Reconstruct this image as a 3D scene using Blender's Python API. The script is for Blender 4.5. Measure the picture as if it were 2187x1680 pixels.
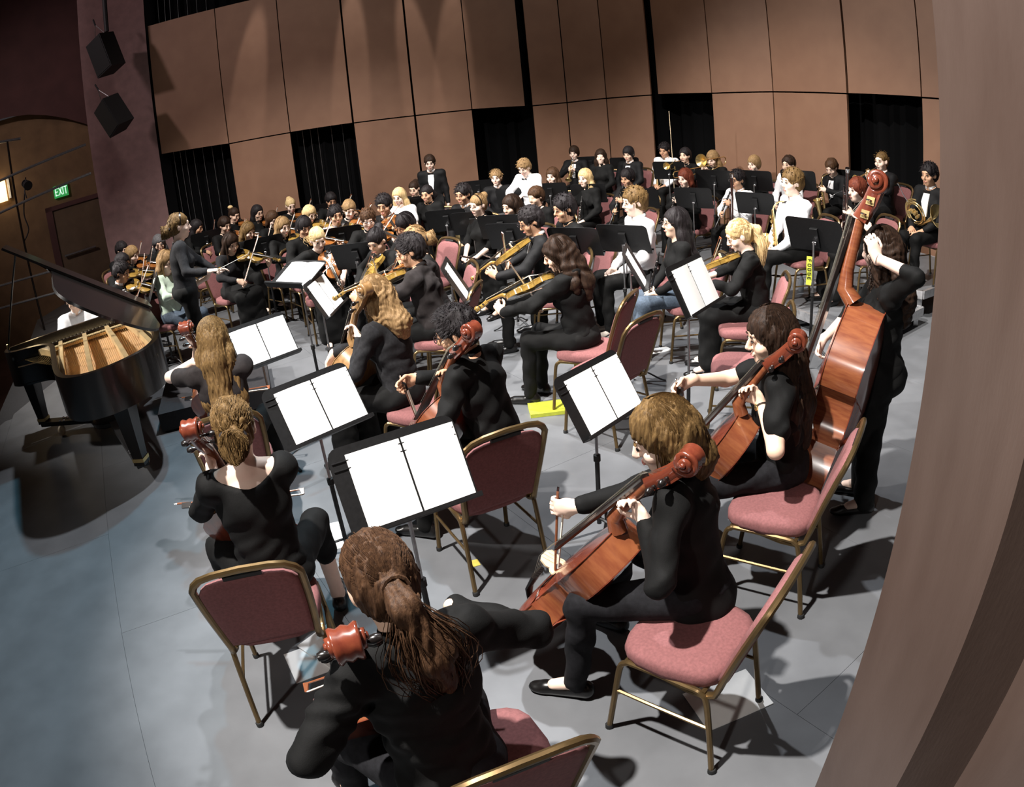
import bpy, bmesh, math, random
import numpy as np
from mathutils import Vector, Matrix, Quaternion
random.seed(7)
S = bpy.context.scene
COL = S.collection
PI = math.pi
for o in list(bpy.data.objects): bpy.data.objects.remove(o)

# ---------------------------------------------------------------- camera, world, lights, exposure
CAM_H, CAM_PITCH, CAM_ROLL, CAM_F = 2.3, 0.406, -0.100, 1488.0      # metres, radians, radians, pixels of the 2187 wide frame
def camera():
    cd = bpy.data.cameras.new('camera'); co = bpy.data.objects.new('camera', cd); COL.objects.link(co)
    v = np.array([0, math.cos(CAM_PITCH), math.sin(CAM_PITCH)]); c, s = math.cos(CAM_ROLL), math.sin(CAM_ROLL)
    up = -np.array([c*v[0]-s*v[1], s*v[0]+c*v[1], v[2]])
    fw = np.array([0, 0, 1.0]); fw = fw-up*(fw@up); fw /= np.linalg.norm(fw)
    rt = np.cross(fw, up)
    R = np.stack([rt, fw, up])                      # camera (x right, y down, z ahead) -> world
    B = np.stack([R[:, 0], -R[:, 1], -R[:, 2]], 1)    # Blender camera axes
    m = Matrix.Identity(4)
    for i in range(3):
        for j in range(3): m[i][j] = B[i, j]
    m.translation = (0, 0, CAM_H); co.matrix_world = m
    cd.sensor_fit = 'HORIZONTAL'; cd.sensor_width = 36; cd.lens = CAM_F*36/2187; cd.clip_start = .02; cd.clip_end = 200
    cd.type = 'PANO'
    t = cd if hasattr(cd, 'panorama_type') else cd.cycles
    t.panorama_type = 'FISHEYE_EQUISOLID'; t.fisheye_lens = CAM_F*36/2187; t.fisheye_fov = math.radians(170)
    S.camera = co
camera()
W = bpy.data.worlds.new('world'); S.world = W; W.use_nodes = True
W.node_tree.nodes['Background'].inputs[0].default_value = (.55, .5, .52, 1); W.node_tree.nodes['Background'].inputs[1].default_value = .05
S.view_settings.view_transform = 'Standard'; S.view_settings.look = 'None'; S.view_settings.gamma = 1; S.view_settings.use_curve_mapping = False
S.view_settings.exposure = 0.0
def spot(name, loc, aim, energy, color, size, blend=.5, radius=.12):
    l = bpy.data.lights.new(name, 'SPOT'); l.energy = energy; l.color = color; l.spot_size = math.radians(size); l.spot_blend = blend; l.shadow_soft_size = radius
    o = bpy.data.objects.new(name, l); COL.objects.link(o); o.location = loc
    o.rotation_euler = (Vector(aim)-Vector(loc)).to_track_quat('-Z', 'Y').to_euler(); return o
WARM = (1, .95, .9); COOL = (.93, .96, 1)
# overhead stage rig: key lights over the strings, back lights over the winds
spot('stage_spot', (-2.2, 1.2, 7.8), (1.2, 3.6, 0), 6600, WARM, 54, .5, .10)
spot('stage_spot', (-.6, 6.6, 7.8), (-.2, 3.6, 0), 2000, COOL, 78, .6, .10)
spot('stage_spot', (.2, 5.0, 7.8), (1.8, 8.0, .8), 4200, WARM, 74, .6, .10)
spot('stage_spot', (-3.6, 5.4, 7.8), (-3.0, 9.4, .6), 4200, WARM, 74, .6, .10)
# front-of-house spot from the auditorium on the left, then a frontal fill
spot('house_and_fill_spot', (-12, 5.5, 7.0), (1.6, 7.4, .8), 8500, WARM, 42, .6, .2)
spot('house_and_fill_spot', (-5.0, -5.0, 6.5), (-.2, 2.8, .5), 1100, WARM, 46, .7, .2)  # fill added behind the camera to brighten surfaces facing it
# blue back light that pools on the stage edge in the left foreground
spot('blue_spot', (-1.6, 7.4, 7.6), (-3.2, 3.0, 0), 1500, (.30, .76, 1), 40, .9, .12)
# fill added to brighten the shell panels, and narrow accents grazing them
spot('shell_fill', (-3.2, 8.6, 8.4), (-3.6, 13.8, 2.2), 420, WARM, 80, .9, .4)
spot('shell_fill', (1.2, 8.6, 8.4), (1.2, 13.6, 2.2), 360, WARM, 80, .9, .4)
spot('shell_fill', (2.4, 5.4, 8.4), (4.9, 10.6, 2.2), 170, WARM, 80, .9, .4)
for p_, q_ in (((-3.4, 13.0, 8.6), (-4.6, 13.70, 3.6)), ((-1.9, 13.1, 8.6), (-2.5, 13.87, 3.6)), ((-1.6, 13.1, 8.6), (-1.2, 13.93, 3.4)), ((-.1, 13.1, 8.6), (-.5, 13.90, 3.2))):
    spot('panel_accent', p_, q_, 1500, WARM, 9, .4, .05)
# unseen dim fill added to lift the proscenium and the side wall
spot('house_wall_fill', (-11, 4, 8.6), (-7.6, 13.2, 3.5), 1500, (1, .82, .84), 60, .9, .3)
spot('house_wall_fill', (-9.5, 8, 8.6), (-10.4, 14.5, 1.5), 60, (1, .85, .66), 70, .9, .3)

# ---------------------------------------------------------------- materials
def lin(c): return tuple((x/255/12.92 if x/255 <= .04045 else ((x/255+.055)/1.055)**2.4) for x in c)
MATS = {}
def mat(key, rgb, rough=.6, metal=0, spec=.5, var=.12, vscale=30, bump=0, bscale=200, emit=None, coat=0, stretch=None, second=None, sheen=0):
    if key in MATS: return MATS[key]
    m = bpy.data.materials.new(key); m.use_nodes = True; nt = m.node_tree; n = nt.nodes; lk = nt.links; b = n['Principled BSDF']
    c = lin(rgb); tc = n.new('ShaderNodeTexCoord'); mp = n.new('ShaderNodeMapping'); lk.new(tc.outputs['Object'], mp.inputs[0])
    if stretch: mp.inputs['Scale'].default_value = stretch
    nz = n.new('ShaderNodeTexNoise'); nz.inputs['Scale'].default_value = vscale; nz.inputs['Detail'].default_value = 6; lk.new(mp.outputs[0], nz.inputs[0])
    rp = n.new('ShaderNodeValToRGB'); e = rp.color_ramp.elements
    d = lin(second) if second else tuple(min(1, x*(1+var*2)) for x in c)
    a = c if second else tuple(x*(1-var) for x in c)
    e[0].position = .3; e[0].color = (*a, 1); e[1].position = .72; e[1].color = (*d, 1)
    lk.new(nz.outputs['Fac'], rp.inputs[0]); lk.new(rp.outputs[0], b.inputs['Base Color'])
    b.inputs['Roughness'].default_value = rough; b.inputs['Metallic'].default_value = metal; b.inputs['Specular IOR Level'].default_value = spec
    if coat: b.inputs['Coat Weight'].default_value = coat; b.inputs['Coat Roughness'].default_value = .08
    if sheen: b.inputs['Sheen Weight'].default_value = sheen
    if bump:
        nb = n.new('ShaderNodeTexNoise'); nb.inputs['Scale'].default_value = bscale; nb.inputs['Detail'].default_value = 3; lk.new(mp.outputs[0], nb.inputs[0])
        bp = n.new('ShaderNodeBump'); bp.inputs['Strength'].default_value = bump; bp.inputs['Distance'].default_value = .01
        lk.new(nb.outputs['Fac'], bp.inputs['Height']); lk.new(bp.outputs[0], b.inputs['Normal'])
    if emit:
        b.inputs['Emission Color'].default_value = (*lin(emit[0]), 1); b.inputs['Emission Strength'].default_value = emit[1]
    MATS[key] = m; return m
M = {}
M['floor'] = mat('stage_floor', (94, 96, 99), .45, var=.10, vscale=3.5, bump=.02, bscale=60)
M['shell'] = mat('shell_panel', (116, 82, 61), .62, var=.08, vscale=3, bump=.03, bscale=300, second=(124, 90, 68))
M['seam'] = mat('panel_edge', (40, 26, 22), .7)
M['drape'] = mat('black_drape', (4, 4, 5), .9, spec=.1)
M['mauve'] = mat('mauve_plaster', (120, 92, 90), .8, var=.10, vscale=6, bump=.1, bscale=180)
M['tan'] = mat('tan_wall', (112, 88, 62), .85, var=.15, vscale=2.5, bump=.08, bscale=60)
M['maroon'] = mat('maroon_wall', (78, 50, 48), .85, var=.12, vscale=2)
M['darkdoor'] = mat('painted_door', (96, 80, 62), .5, var=.1, vscale=4)
M['nearwall'] = mat('near_wall', (72, 57, 50), .42, var=.10, vscale=9, bump=.06, bscale=120, stretch=(1, 1, .22), second=(83, 68, 61))
M['nearwall2'] = mat('near_wall_return', (70, 50, 48), .6, var=.1, vscale=8, bump=.05, bscale=150)
M['chairfab'] = mat('burgundy_fabric', (120, 76, 76), .9, var=.12, vscale=90, bump=.15, bscale=500)
M['bronze'] = mat('bronze_tube', (110, 90, 60), .30, .75, var=.1, vscale=15)
M['chairblack'] = mat('dark_tube', (34, 28, 24), .35, .5)
M['rubber'] = mat('black_rubber', (16, 16, 16), .7)
M['standblk'] = mat('black_stand_metal', (26, 26, 27), .42, .2, var=.15, vscale=60, bump=.03, bscale=400)
M['chrome'] = mat('chrome', (215, 215, 218), .15, 1)
M['steel'] = mat('steel', (150, 150, 152), .35, .9)
M['paper'] = mat('white_paper', (246, 246, 244), .85, var=.01)
M['paperback'] = mat('cream_folder', (214, 206, 196), .85, var=.03)
M['cellowood'] = mat('red_brown_varnish', (96, 42, 30), .22, spec=.6, var=.25, vscale=7, coat=.6, stretch=(6, .8, 6), second=(124, 62, 42))
M['cellorib'] = mat('flamed_rib_varnish', (112, 58, 38), .24, spec=.6, coat=.6, vscale=5, stretch=(2, 12, 2), second=(140, 84, 52))
M['violinwood'] = mat('amber_varnish', (112, 60, 28), .20, spec=.6, coat=.7, vscale=10, stretch=(8, 1, 8), second=(150, 98, 48))
M['violingold'] = mat('golden_varnish', (122, 92, 40), .2, spec=.6, coat=.7, vscale=10, stretch=(8, 1, 8), second=(150, 122, 60))
M['tanvarnish'] = mat('tan_varnish', (128, 94, 58), .24, spec=.6, coat=.6, vscale=7, stretch=(6, .8, 6), second=(158, 124, 82))
M['ebony'] = mat('ebony', (24, 20, 19), .25, spec=.6, coat=.3)
M['maple'] = mat('pale_maple', (224, 204, 170), .5, var=.1)
M['bowstick'] = mat('bow_stick', (120, 70, 44), .3, coat=.4)
M['bowhair'] = mat('bow_hair', (232, 228, 214), .5, var=.05)
M['string'] = mat('metal_string', (190, 185, 170), .25, .9)
M['brass'] = mat('lacquered_brass', (236, 208, 146), .26, .9, var=.05)
M['silver'] = mat('silver_plate', (225, 225, 225), .12, 1, var=.03)
M['blackwood'] = mat('black_grenadilla', (20, 18, 18), .25, coat=.3)
M['bassoonwood'] = mat('dark_maple_lacquer', (44, 24, 20), .18, coat=.6)
M['pianoblack'] = mat('polished_ebony_lacquer', (18, 14, 12), .26, spec=.6, coat=.25, var=.05)
M['lidunder'] = mat('lid_underside', (44, 28, 26), .22, spec=.6, coat=.5)
M['pianogold'] = mat('gold_painted_iron', (224, 196, 146), .4, .25, var=.1, vscale=8)
M['soundboard'] = mat('spruce_soundboard', (222, 182, 136), .4, var=.15, vscale=6, stretch=(12, 1, 1))
M['felt'] = mat('red_felt', (110, 42, 44), .9)
M['black'] = mat('black_cotton', (8, 8, 8), .8, spec=.22, var=.18, vscale=40, bump=.08, bscale=300)
M['black2'] = mat('black_knit', (12, 12, 12), .85, spec=.2, var=.18, vscale=60, bump=.12, bscale=350)
M['charcoal'] = mat('charcoal_knit', (32, 32, 34), .9, spec=.2, var=.2, vscale=60, bump=.15, bscale=350)
M['greyshirt'] = mat('dark_grey_shirt', (36, 32, 32), .85, spec=.2, var=.15, vscale=40, bump=.1, bscale=300)
M['suit'] = mat('black_suit_wool', (10, 10, 12), .75, spec=.25, var=.15, vscale=60)
M['whiteshirt'] = mat('white_shirt', (238, 238, 240), .8, var=.02)
M['jeans'] = mat('blue_jeans', (62, 74, 88), .85, var=.2, vscale=60, bump=.1, bscale=400)
M['darkjeans'] = mat('dark_denim', (22, 22, 25), .85, spec=.2, var=.25, vscale=50, bump=.1, bscale=400)
M['stripe'] = mat('patterned_shirt', (196, 190, 188), .85, second=(40, 40, 46), vscale=22)
M['mint'] = mat('mint_shirt', (186, 204, 186), .85, var=.1)
M['shoeblack'] = mat('black_shoe_leather', (16, 15, 15), .3, spec=.5)
M['shoegrey'] = mat('grey_canvas', (150, 142, 134), .8)
M['sole'] = mat('white_rubber_sole', (228, 226, 220), .6)
M['eye'] = mat('eye_dark', (44, 34, 30), .25, spec=.6)
M['lip'] = mat('lip_skin', (196, 128, 118), .5)
M['glasses'] = mat('glasses_frame', (40, 36, 38), .3, .3)
M['lens'] = None
M['yellow'] = mat('yellow_book_cover', (176, 184, 60), .6, var=.12, vscale=20)
M['tape'] = mat('yellow_tape', (176, 160, 70), .6)
M['whitetape'] = mat('white_chalk_tape', (170, 164, 150), .8)
M['alum'] = mat('aluminium', (190, 190, 192), .35, .8)
M['podium'] = mat('podium_carpet', (40, 38, 40), .9)
M['drumskin'] = mat('drum_head', (236, 234, 230), .5, var=.03)
M['speaker'] = mat('speaker_box', (22, 21, 24), .7, bump=.1, bscale=300)
M['elastic'] = mat('hair_elastic', (30, 28, 34), .8)
M['redcloth'] = mat('red_binder', (120, 30, 36), .6)
SKIN = {'fair': (236, 206, 188), 'light': (226, 190, 166), 'tan': (198, 154, 124), 'brown': (150, 108, 84)}
for k, c in SKIN.items(): M['skin_'+k] = mat('skin_'+k, c, .55, spec=.35, var=.04, vscale=14)
HAIR = {'black': ((20, 17, 17), (44, 40, 42)), 'dark': ((28, 20, 16), (56, 40, 30)), 'brown': ((46, 31, 22), (84, 60, 42)), 'light': ((104, 80, 52), (160, 130, 92)),
        'blond': ((178, 146, 96), (222, 198, 152)), 'red': ((72, 30, 22), (116, 60, 42)), 'honey': ((72, 54, 32), (122, 96, 60)), 'grey': ((60, 58, 60), (110, 108, 110))}
for k, (c, d) in HAIR.items(): M['hair_'+k] = mat('hair_'+k, c, .55, spec=.14, vscale=110, stretch=(1, 1, .10), second=d, bump=.25, bscale=260)

# ---------------------------------------------------------------- object helpers
def tag(o, label=None, cat=None, group=None, kind=None):
    if label: o['label'] = label
    if cat: o['category'] = cat
    if group: o['group'] = group
    if kind: o['kind'] = kind
    return o
KIDS = {}
def link(name, data, parent=None, mtx=None):
    o = bpy.data.objects.new(name, data); COL.objects.link(o)
    if parent is not None: o.parent = parent; KIDS.setdefault(parent.name, []).append(o)
    if mtx is not None:
        if parent is None: o.matrix_world = mtx
        else: o.matrix_local = mtx
    return o
def empty(name, mtx=None, label=None, cat=None, group=None, kind=None):
    o = link(name, None, None, mtx); o.empty_display_size = .1
    return tag(o, label, cat, group, kind)
def mesh(name, v, f, m, smooth=True):
    me = bpy.data.meshes.new(name); me.from_pydata([tuple(p) for p in v], [], f); me.validate()
    if m is not None: me.materials.append(m)
    if smooth and len(me.polygons):
        me.polygons.foreach_set('use_smooth', np.ones(len(me.polygons), bool))
    return me
def sharp(me, ang=40):
    try: me.set_sharp_from_angle(angle=math.radians(ang))
    except Exception: pass
    return me
class MB:
    """collects shapes into one mesh"""
    def __init__(s): s.v = []; s.f = []
    def add(s, v, f):
        n = len(s.v); s.v += [tuple(p) for p in v]; s.f += [tuple(i+n for i in q) for q in f]; return s
    def box(s, lo, hi, mtx=None):
        v = [Vector((x, y, z)) for x in (lo[0], hi[0]) for y in (lo[1], hi[1]) for z in (lo[2], hi[2])]
        if mtx: v = [mtx@p for p in v]
        return s.add(v, [(0, 1, 3, 2), (4, 6, 7, 5), (0, 4, 5, 1), (2, 3, 7, 6), (0, 2, 6, 4), (1, 5, 7, 3)])
    def tube(s, pts, r, n=8, caps=True, flat=None, up=None):
        """sweep a round (or flat=(w,h)) section along pts; r number or list"""
        P = [Vector(p) for p in pts]; L = len(P); rr = r if isinstance(r, (list, tuple)) else [r]*L
        T = []
        for i in range(L):
            a = P[min(i+1, L-1)]-P[max(i-1, 0)]; T.append(a.normalized() if a.length > 1e-9 else Vector((0, 0, 1)))
        u = Vector(up) if up else (Vector((0, 0, 1)) if abs(T[0].z) < .9 else Vector((1, 0, 0)))
        v = []; f = []
        for i in range(L):
            t = T[i]; u = (u-t*u.dot(t)); u = u.normalized() if u.length > 1e-6 else t.orthogonal().normalized(); w = t.cross(u)
            for j in range(n):
                a = 2*PI*(j+.5)/n
                ca, sa = math.cos(a), math.sin(a)
                if flat:
                    k = max(abs(ca), abs(sa)) if n == 4 else 1
                    v.append(P[i]+w*(ca/k*flat[0]*rr[i])+u*(sa/k*flat[1]*rr[i]))
                else: v.append(P[i]+w*ca*rr[i]+u*sa*rr[i])
        for i in range(L-1):
            for j in range(n):
                k = (j+1) % n; f.append((i*n+j, i*n+k, (i+1)*n+k, (i+1)*n+j))
        if caps: f.append(tuple(range(n-1, -1, -1))); f.append(tuple((L-1)*n+j for j in range(n)))
        return s.add(v, f)
    def lathe(s, prof, n=16, mtx=None, axis='z'):
        v = []; f = []; L = len(prof)
        for r, z in prof:
            for j in range(n):
                a = 2*PI*j/n; p = Vector((r*math.cos(a), r*math.sin(a), z))
                if axis == 'y': p = Vector((p.x, p.z, p.y))
                v.append(mtx@p if mtx else p)
        for i in range(L-1):
            for j in range(n):
                k = (j+1) % n; f.append((i*n+j, i*n+k, (i+1)*n+k, (i+1)*n+j))
        f.append(tuple(range(n-1, -1, -1))); f.append(tuple((L-1)*n+j for j in range(n)))
        return s.add(v, f)
    def prism(s, poly, z0, z1, mtx=None):
        n = len(poly); v = [Vector((x, y, z0)) for x, y in poly]+[Vector((x, y, z1)) for x, y in poly]
        if mtx: v = [mtx@p for p in v]
        return s.add(v, [tuple(range(n-1, -1, -1)), tuple(range(n, 2*n))]+[(i, (i+1) % n, n+(i+1) % n, n+i) for i in range(n)])
    def build(s, name, m, parent=None, mtx=None, smooth=True, ang=40, kind=None):
        me = sharp(mesh(name, s.v, s.f, m, smooth), ang)
        o = link(name, me, parent, mtx)
        if kind: o['kind'] = kind
        return o
def frame(origin, y, z):
    """matrix with local +Y along y and +Z close to z"""
    y = Vector(y).normalized(); z = Vector(z); z = (z-y*z.dot(y)).normalized(); x = y.cross(z)
    m = Matrix((x, y, z)).transposed().to_4x4(); m.translation = Vector(origin); return m
def place(x, y, z=0, face=90):
    """thing at x, y whose local +Y looks along world angle face (degrees)"""
    return Matrix.Translation((x, y, z))@Matrix.Rotation(math.radians(face-90), 4, 'Z')
def copy_tree(o, parent=None):
    c = o.copy(); COL.objects.link(c); c.parent = parent
    for ch in KIDS.get(o.name, []): KIDS.setdefault(c.name, []).append(copy_tree(ch, c))
    return c
def smooth_path(pts, n=6):
    P = [np.array(p, float) for p in pts]; out = []
    for i in range(len(P)-1):
        a = P[max(i-1, 0)]; b = P[i]; c = P[i+1]; d = P[min(i+2, len(P)-1)]
        for k in range(n):
            t = k/n; out.append(.5*((2*b)+(c-a)*t+(2*a-5*b+4*c-d)*t*t+(3*b-a-3*c+d)*t**3))
    out.append(P[-1]); return [tuple(p) for p in out]

# ---------------------------------------------------------------- implicit surfaces: one continuous skin over blended shapes
class Field:
    def __init__(s, vox): s.vox = vox; s.ops = []
    def cone(s, a, b, ra, rb, k=.02, sub=False): s.ops.append(('c', np.array(a, float), np.array(b, float), ra, rb, k, sub)); return s
    def ell(s, c, r, k=.02, rot=None, sub=False): s.ops.append(('e', np.array(c, float), np.array(r, float), np.eye(3) if rot is None else np.array(rot, float), None, k, sub)); return s
    def mesh(s, name, m, noise=None, cut=None):
        lo = np.full(3, 1e9); hi = -lo; vox = s.vox; bb = []
        for o in s.ops:
            if o[0] == 'c':
                a = np.minimum(o[1]-o[3], o[2]-o[4]); b = np.maximum(o[1]+o[3], o[2]+o[4])
            else:
                e = np.sqrt(((o[3]**2)@(o[2]**2))); a = o[1]-e; b = o[1]+e
            bb.append((a, b))
            if not o[6]: lo = np.minimum(lo, a); hi = np.maximum(hi, b)
        lo = lo-.03-2*vox; hi = hi+.03+2*vox
        n = np.ceil((hi-lo)/vox).astype(int)+1
        V = np.full(n, .08, np.float32)
        for o, (a, b) in zip(s.ops, bb):
            k = o[5]; mg = k+3*vox+.012
            i0 = np.clip(np.floor((a-mg-lo)/vox).astype(int), 0, n); i1 = np.clip(np.ceil((b+mg-lo)/vox).astype(int)+1, 0, n)
            if np.any(i1 <= i0): continue
            ax = [(lo[t]+vox*np.arange(i0[t], i1[t])).astype(np.float32) for t in range(3)]
            X = ax[0][:, None, None]; Y = ax[1][None, :, None]; Z = ax[2][None, None, :]
            if o[0] == 'c':
                A, B, ra, rb = o[1], o[2], o[3], o[4]; d = B-A; L2 = max(float(d@d), 1e-12)
                t = np.clip(((X-A[0])*d[0]+(Y-A[1])*d[1]+(Z-A[2])*d[2])/L2, 0, 1)
                D = np.sqrt((X-A[0]-t*d[0])**2+(Y-A[1]-t*d[1])**2+(Z-A[2]-t*d[2])**2)-(ra+(rb-ra)*t)
            else:
                C, r, Rm = o[1], o[2], o[3]; x, y, z = X-C[0], Y-C[1], Z-C[2]
                q = [Rm[0, i]*x+Rm[1, i]*y+Rm[2, i]*z for i in range(3)]
                k0 = np.sqrt(sum((q[i]/r[i])**2 for i in range(3))); k1 = np.sqrt(sum((q[i]/r[i]**2)**2 for i in range(3)))+1e-6
                D = k0*(k0-1)/k1
            sl = tuple(slice(i0[t], i1[t]) for t in range(3)); cur = V[sl]
            if o[6]: h = np.maximum(k-np.abs(cur+D), 0)/max(k, 1e-6); V[sl] = np.maximum(cur, -D)+h*h*k*.25
            else: h = np.maximum(k-np.abs(cur-D), 0)/max(k, 1e-6); V[sl] = np.minimum(cur, D)-h*h*k*.25
        if noise or cut:
            ax = [(lo[t]+vox*np.arange(n[t])).astype(np.float32) for t in range(3)]
            X = ax[0][:, None, None]; Y = ax[1][None, :, None]; Z = ax[2][None, None, :]
            if noise: V = V+noise(X, Y, Z)
            if cut: V = np.maximum(V, cut(X, Y, Z))
        V[0] = V[-1] = .05; V[:, 0] = V[:, -1] = .05; V[:, :, 0] = V[:, :, -1] = .05
        return nets(V, lo, vox, name, m)
def nets(V, lo, vox, name, m):
    G = V < 0; c = [n-1 for n in V.shape]
    cnt = np.zeros(c, np.uint8)
    for dx in (0, 1):
        for dy in (0, 1):
            for dz in (0, 1): cnt += G[dx:dx+c[0], dy:dy+c[1], dz:dz+c[2]]
    act = (cnt > 0) & (cnt < 8); I = np.argwhere(act); N = len(I)
    idx = np.full(c, -1, np.int32); idx[act] = np.arange(N)
    acc = np.zeros((N, 3)); w = np.zeros(N); cor = {}
    for dx in (0, 1):
        for dy in (0, 1):
            for dz in (0, 1): cor[dx, dy, dz] = V[I[:, 0]+dx, I[:, 1]+dy, I[:, 2]+dz]
    for ax in range(3):
        o1, o2 = [t for t in range(3) if t != ax]
        for p in (0, 1):
            for q in (0, 1):
                a = [0, 0, 0]; a[o1] = p; a[o2] = q; b = list(a); b[ax] = 1
                va, vb = cor[tuple(a)], cor[tuple(b)]; cr = (va < 0) != (vb < 0)
                t = np.where(cr, va/np.where(cr, va-vb, 1), 0)
                pt = np.zeros((N, 3)); pt[:, o1] = p; pt[:, o2] = q; pt[:, ax] = t
                acc += pt*cr[:, None]; w += cr
    P = lo+vox*(I+acc/np.maximum(w, 1)[:, None])
    quads = []
    for ax in range(3):
        o1, o2 = [t for t in range(3) if t != ax]
        s0 = [slice(1, -1)]*3; s0[ax] = slice(0, -1); s1 = [slice(1, -1)]*3; s1[ax] = slice(1, None)
        a, b = G[tuple(s0)], G[tuple(s1)]; E = np.argwhere(a != b)
        if not len(E): continue
        ins = a[E[:, 0], E[:, 1], E[:, 2]]
        off = np.ones(3, int); off[ax] = 0; E = E+off
        q = []
        for p1, p2 in ((0, 0), (1, 0), (1, 1), (0, 1)):
            e = E.copy(); e[:, o1] -= p1; e[:, o2] -= p2; q.append(idx[e[:, 0], e[:, 1], e[:, 2]])
        Q = np.stack(q, 1); flip = ins if ax != 1 else ~ins
        Q[~flip] = Q[~flip][:, ::-1]; quads.append(Q)
    Q = np.concatenate(quads) if quads else np.zeros((0, 4), int)
    Q = Q[(Q >= 0).all(1)]
    me = bpy.data.meshes.new(name); me.vertices.add(N); me.vertices.foreach_set('co', P.astype(np.float32).ravel())
    me.loops.add(len(Q)*4); me.loops.foreach_set('vertex_index', Q.astype(np.int32).ravel())
    me.polygons.add(len(Q)); me.polygons.foreach_set('loop_start', np.arange(0, len(Q)*4, 4, dtype=np.int32))
    try: me.polygons.foreach_set('loop_total', np.full(len(Q), 4, np.int32))
    except Exception: pass
    me.update(calc_edges=True); me.polygons.foreach_set('use_smooth', np.ones(len(Q), bool))
    if m is not None: me.materials.append(m)
    return me

# ---------------------------------------------------------------- the setting
def struct(name, mb, m, parent=None, smooth=False, kind='structure'):
    o = mb.build(name, m, parent, smooth=smooth)
    if parent is None: o['kind'] = kind
    return o
# stage floor: a dark base with hardboard sheets laid on it, butt joints open a few millimetres
FD = Vector((.515, -.857)).normalized(); FN = Vector((.857, .515)); FO = Vector((-3.56, 4.62))
edge = [(-5.95, -4), (14, -4), (14, 18), (-9.5, 18), (-9.5, 11.6), (-7.6, 8.6), (-5.95, 5.7)]
base = struct('floor', MB().prism(edge, -1.0, -.004), mat('floor_joint', (52, 52, 54), .7))
def clip(poly, edge):
    """clip a convex sheet to x > stage lip"""
    out = []
    def inside(p): return p[0] > -5.95
    for i in range(len(poly)):
        a, b = poly[i], poly[(i+1) % len(poly)]
        if inside(a): out.append(a)
        if inside(a) != inside(b):
            t = (-5.95-a[0])/(b[0]-a[0]); out.append((-5.95, a[1]+t*(b[1]-a[1])))
    return out
nsheet = 0
for i in range(-7, 12):
    for j in range(-9, 7):
        c = FO+FN*(i*1.22)+FD*(j*2.44+(.0 if i % 2 == 0 else 1.22))
        if not (-7.4 < c.x < 9 and -2.5 < c.y < 13.5): continue
        g = .0009; pts = [c+FN*g+FD*g, c+FN*(1.22-g)+FD*g, c+FN*(1.22-g)+FD*(2.44-g), c+FN*g+FD*(2.44-g)]
        poly = clip([(p.x, p.y) for p in pts], edge)
        if len(poly) < 3: continue
        if sum(poly[k][0]*poly[(k+1) % len(poly)][1]-poly[(k+1) % len(poly)][0]*poly[k][1] for k in range(len(poly))) < 0: poly = poly[::-1]
        MB().prism(poly, -.005, 0).build('floor_sheet', M['floor'], base, smooth=False); nsheet += 1
# auditorium floor beyond the stage lip
struct('floor_house', MB().prism([(-30, -6), (-5.9, -6), (-5.9, 30), (-30, 30)], -1.25, -1.05), M['maroon'])
# acoustic shell: black drape behind, two tiers of panels with alternate lower panels left open
SHELL = [(-6.664, 13.438, 2.609), (-5.179, 13.651, 2.505), (-3.871, 13.766, 2.482), (-2.596, 13.859, 2.454), (-1.363, 13.933, 2.425), (-0.225, 13.898, 2.41), (0.819, 13.876, 2.375), (0.935, 13.568, 2.372), (1.61, 13.605, 2.388), (2.33, 13.297, 2.426), (3.076, 12.734, 2.452), (3.219, 12.801, 2.458), (3.963, 11.855, 2.461), (4.704, 10.822, 2.488), (5.38, 9.48, 2.493), (5.963, 8.275, 2.509), (6.663, 6.829, 2.528)]
dr = MB(); N = 260; prev = None; v = []; f = []
S2 = [Vector((x, y)) for x, y, z in SHELL]
cum = [0]
for a, b in zip(S2, S2[1:]): cum.append(cum[-1]+(b-a).length)
for i in range(N+1):
    t = cum[-1]*(i/N*1.16-.08); k = max(0, min(len(S2)-2, int(np.searchsorted(cum, t))-1)); a, b = S2[k], S2[k+1]; d = (b-a).normalized(); p = a+d*(t-cum[k]); nrm = Vector((-d.y, d.x))
    q = p+nrm*(.55+.05*math.sin(i*1.9)+.02*math.sin(i*.7)); v += [(q.x, q.y, -.02), (q.x, q.y, 8.5)]
for i in range(N): f.append((2*i, 2*i+2, 2*i+3, 2*i+1))
wall = struct('wall_back', dr.add(v, f), M['drape'], smooth=True)
TOP = 5.45
def panel(a, b, z0a, z0b, z1a, z1b, nm='panel', ia=.012, ib=.012):
    A, B = Vector(a[:2]), Vector(b[:2]); d = (B-A).normalized(); n = Vector((d.y, -d.x))      # n toward the stage
    A = A+d*ia; B = B-d*ib; q = []
    for p, z0, z1 in ((A, z0a, z1a), (B, z0b, z1b)):
        for o in (0, -.05): q += [(p.x+n.x*o, p.y+n.y*o, z0), (p.x+n.x*o, p.y+n.y*o, z1)]
    MB().add(q, [(0, 4, 5, 1), (2, 3, 7, 6), (0, 1, 3, 2), (4, 6, 7, 5), (0, 2, 6, 4), (1, 5, 7, 3)]).build(nm, M['shell'], wall, smooth=False)
OPEN = {0, 2, 5, 11, 14}
for i in range(len(SHELL)-1):
    if i in (6, 10): continue                                # open joints between shell towers
    a, b = SHELL[i], SHELL[i+1]
    thick = .03 if i in (2, 3) else .012
    ia = .03 if i in (3, 4, 14) else .010
    panel(a, b, a[2]+.012, b[2]+.012, TOP, TOP, 'panel', ia, .010)
    if i not in OPEN: panel(a, b, 0, 0, a[2]-.012, b[2]-.012, 'panel', ia, .010)
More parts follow.
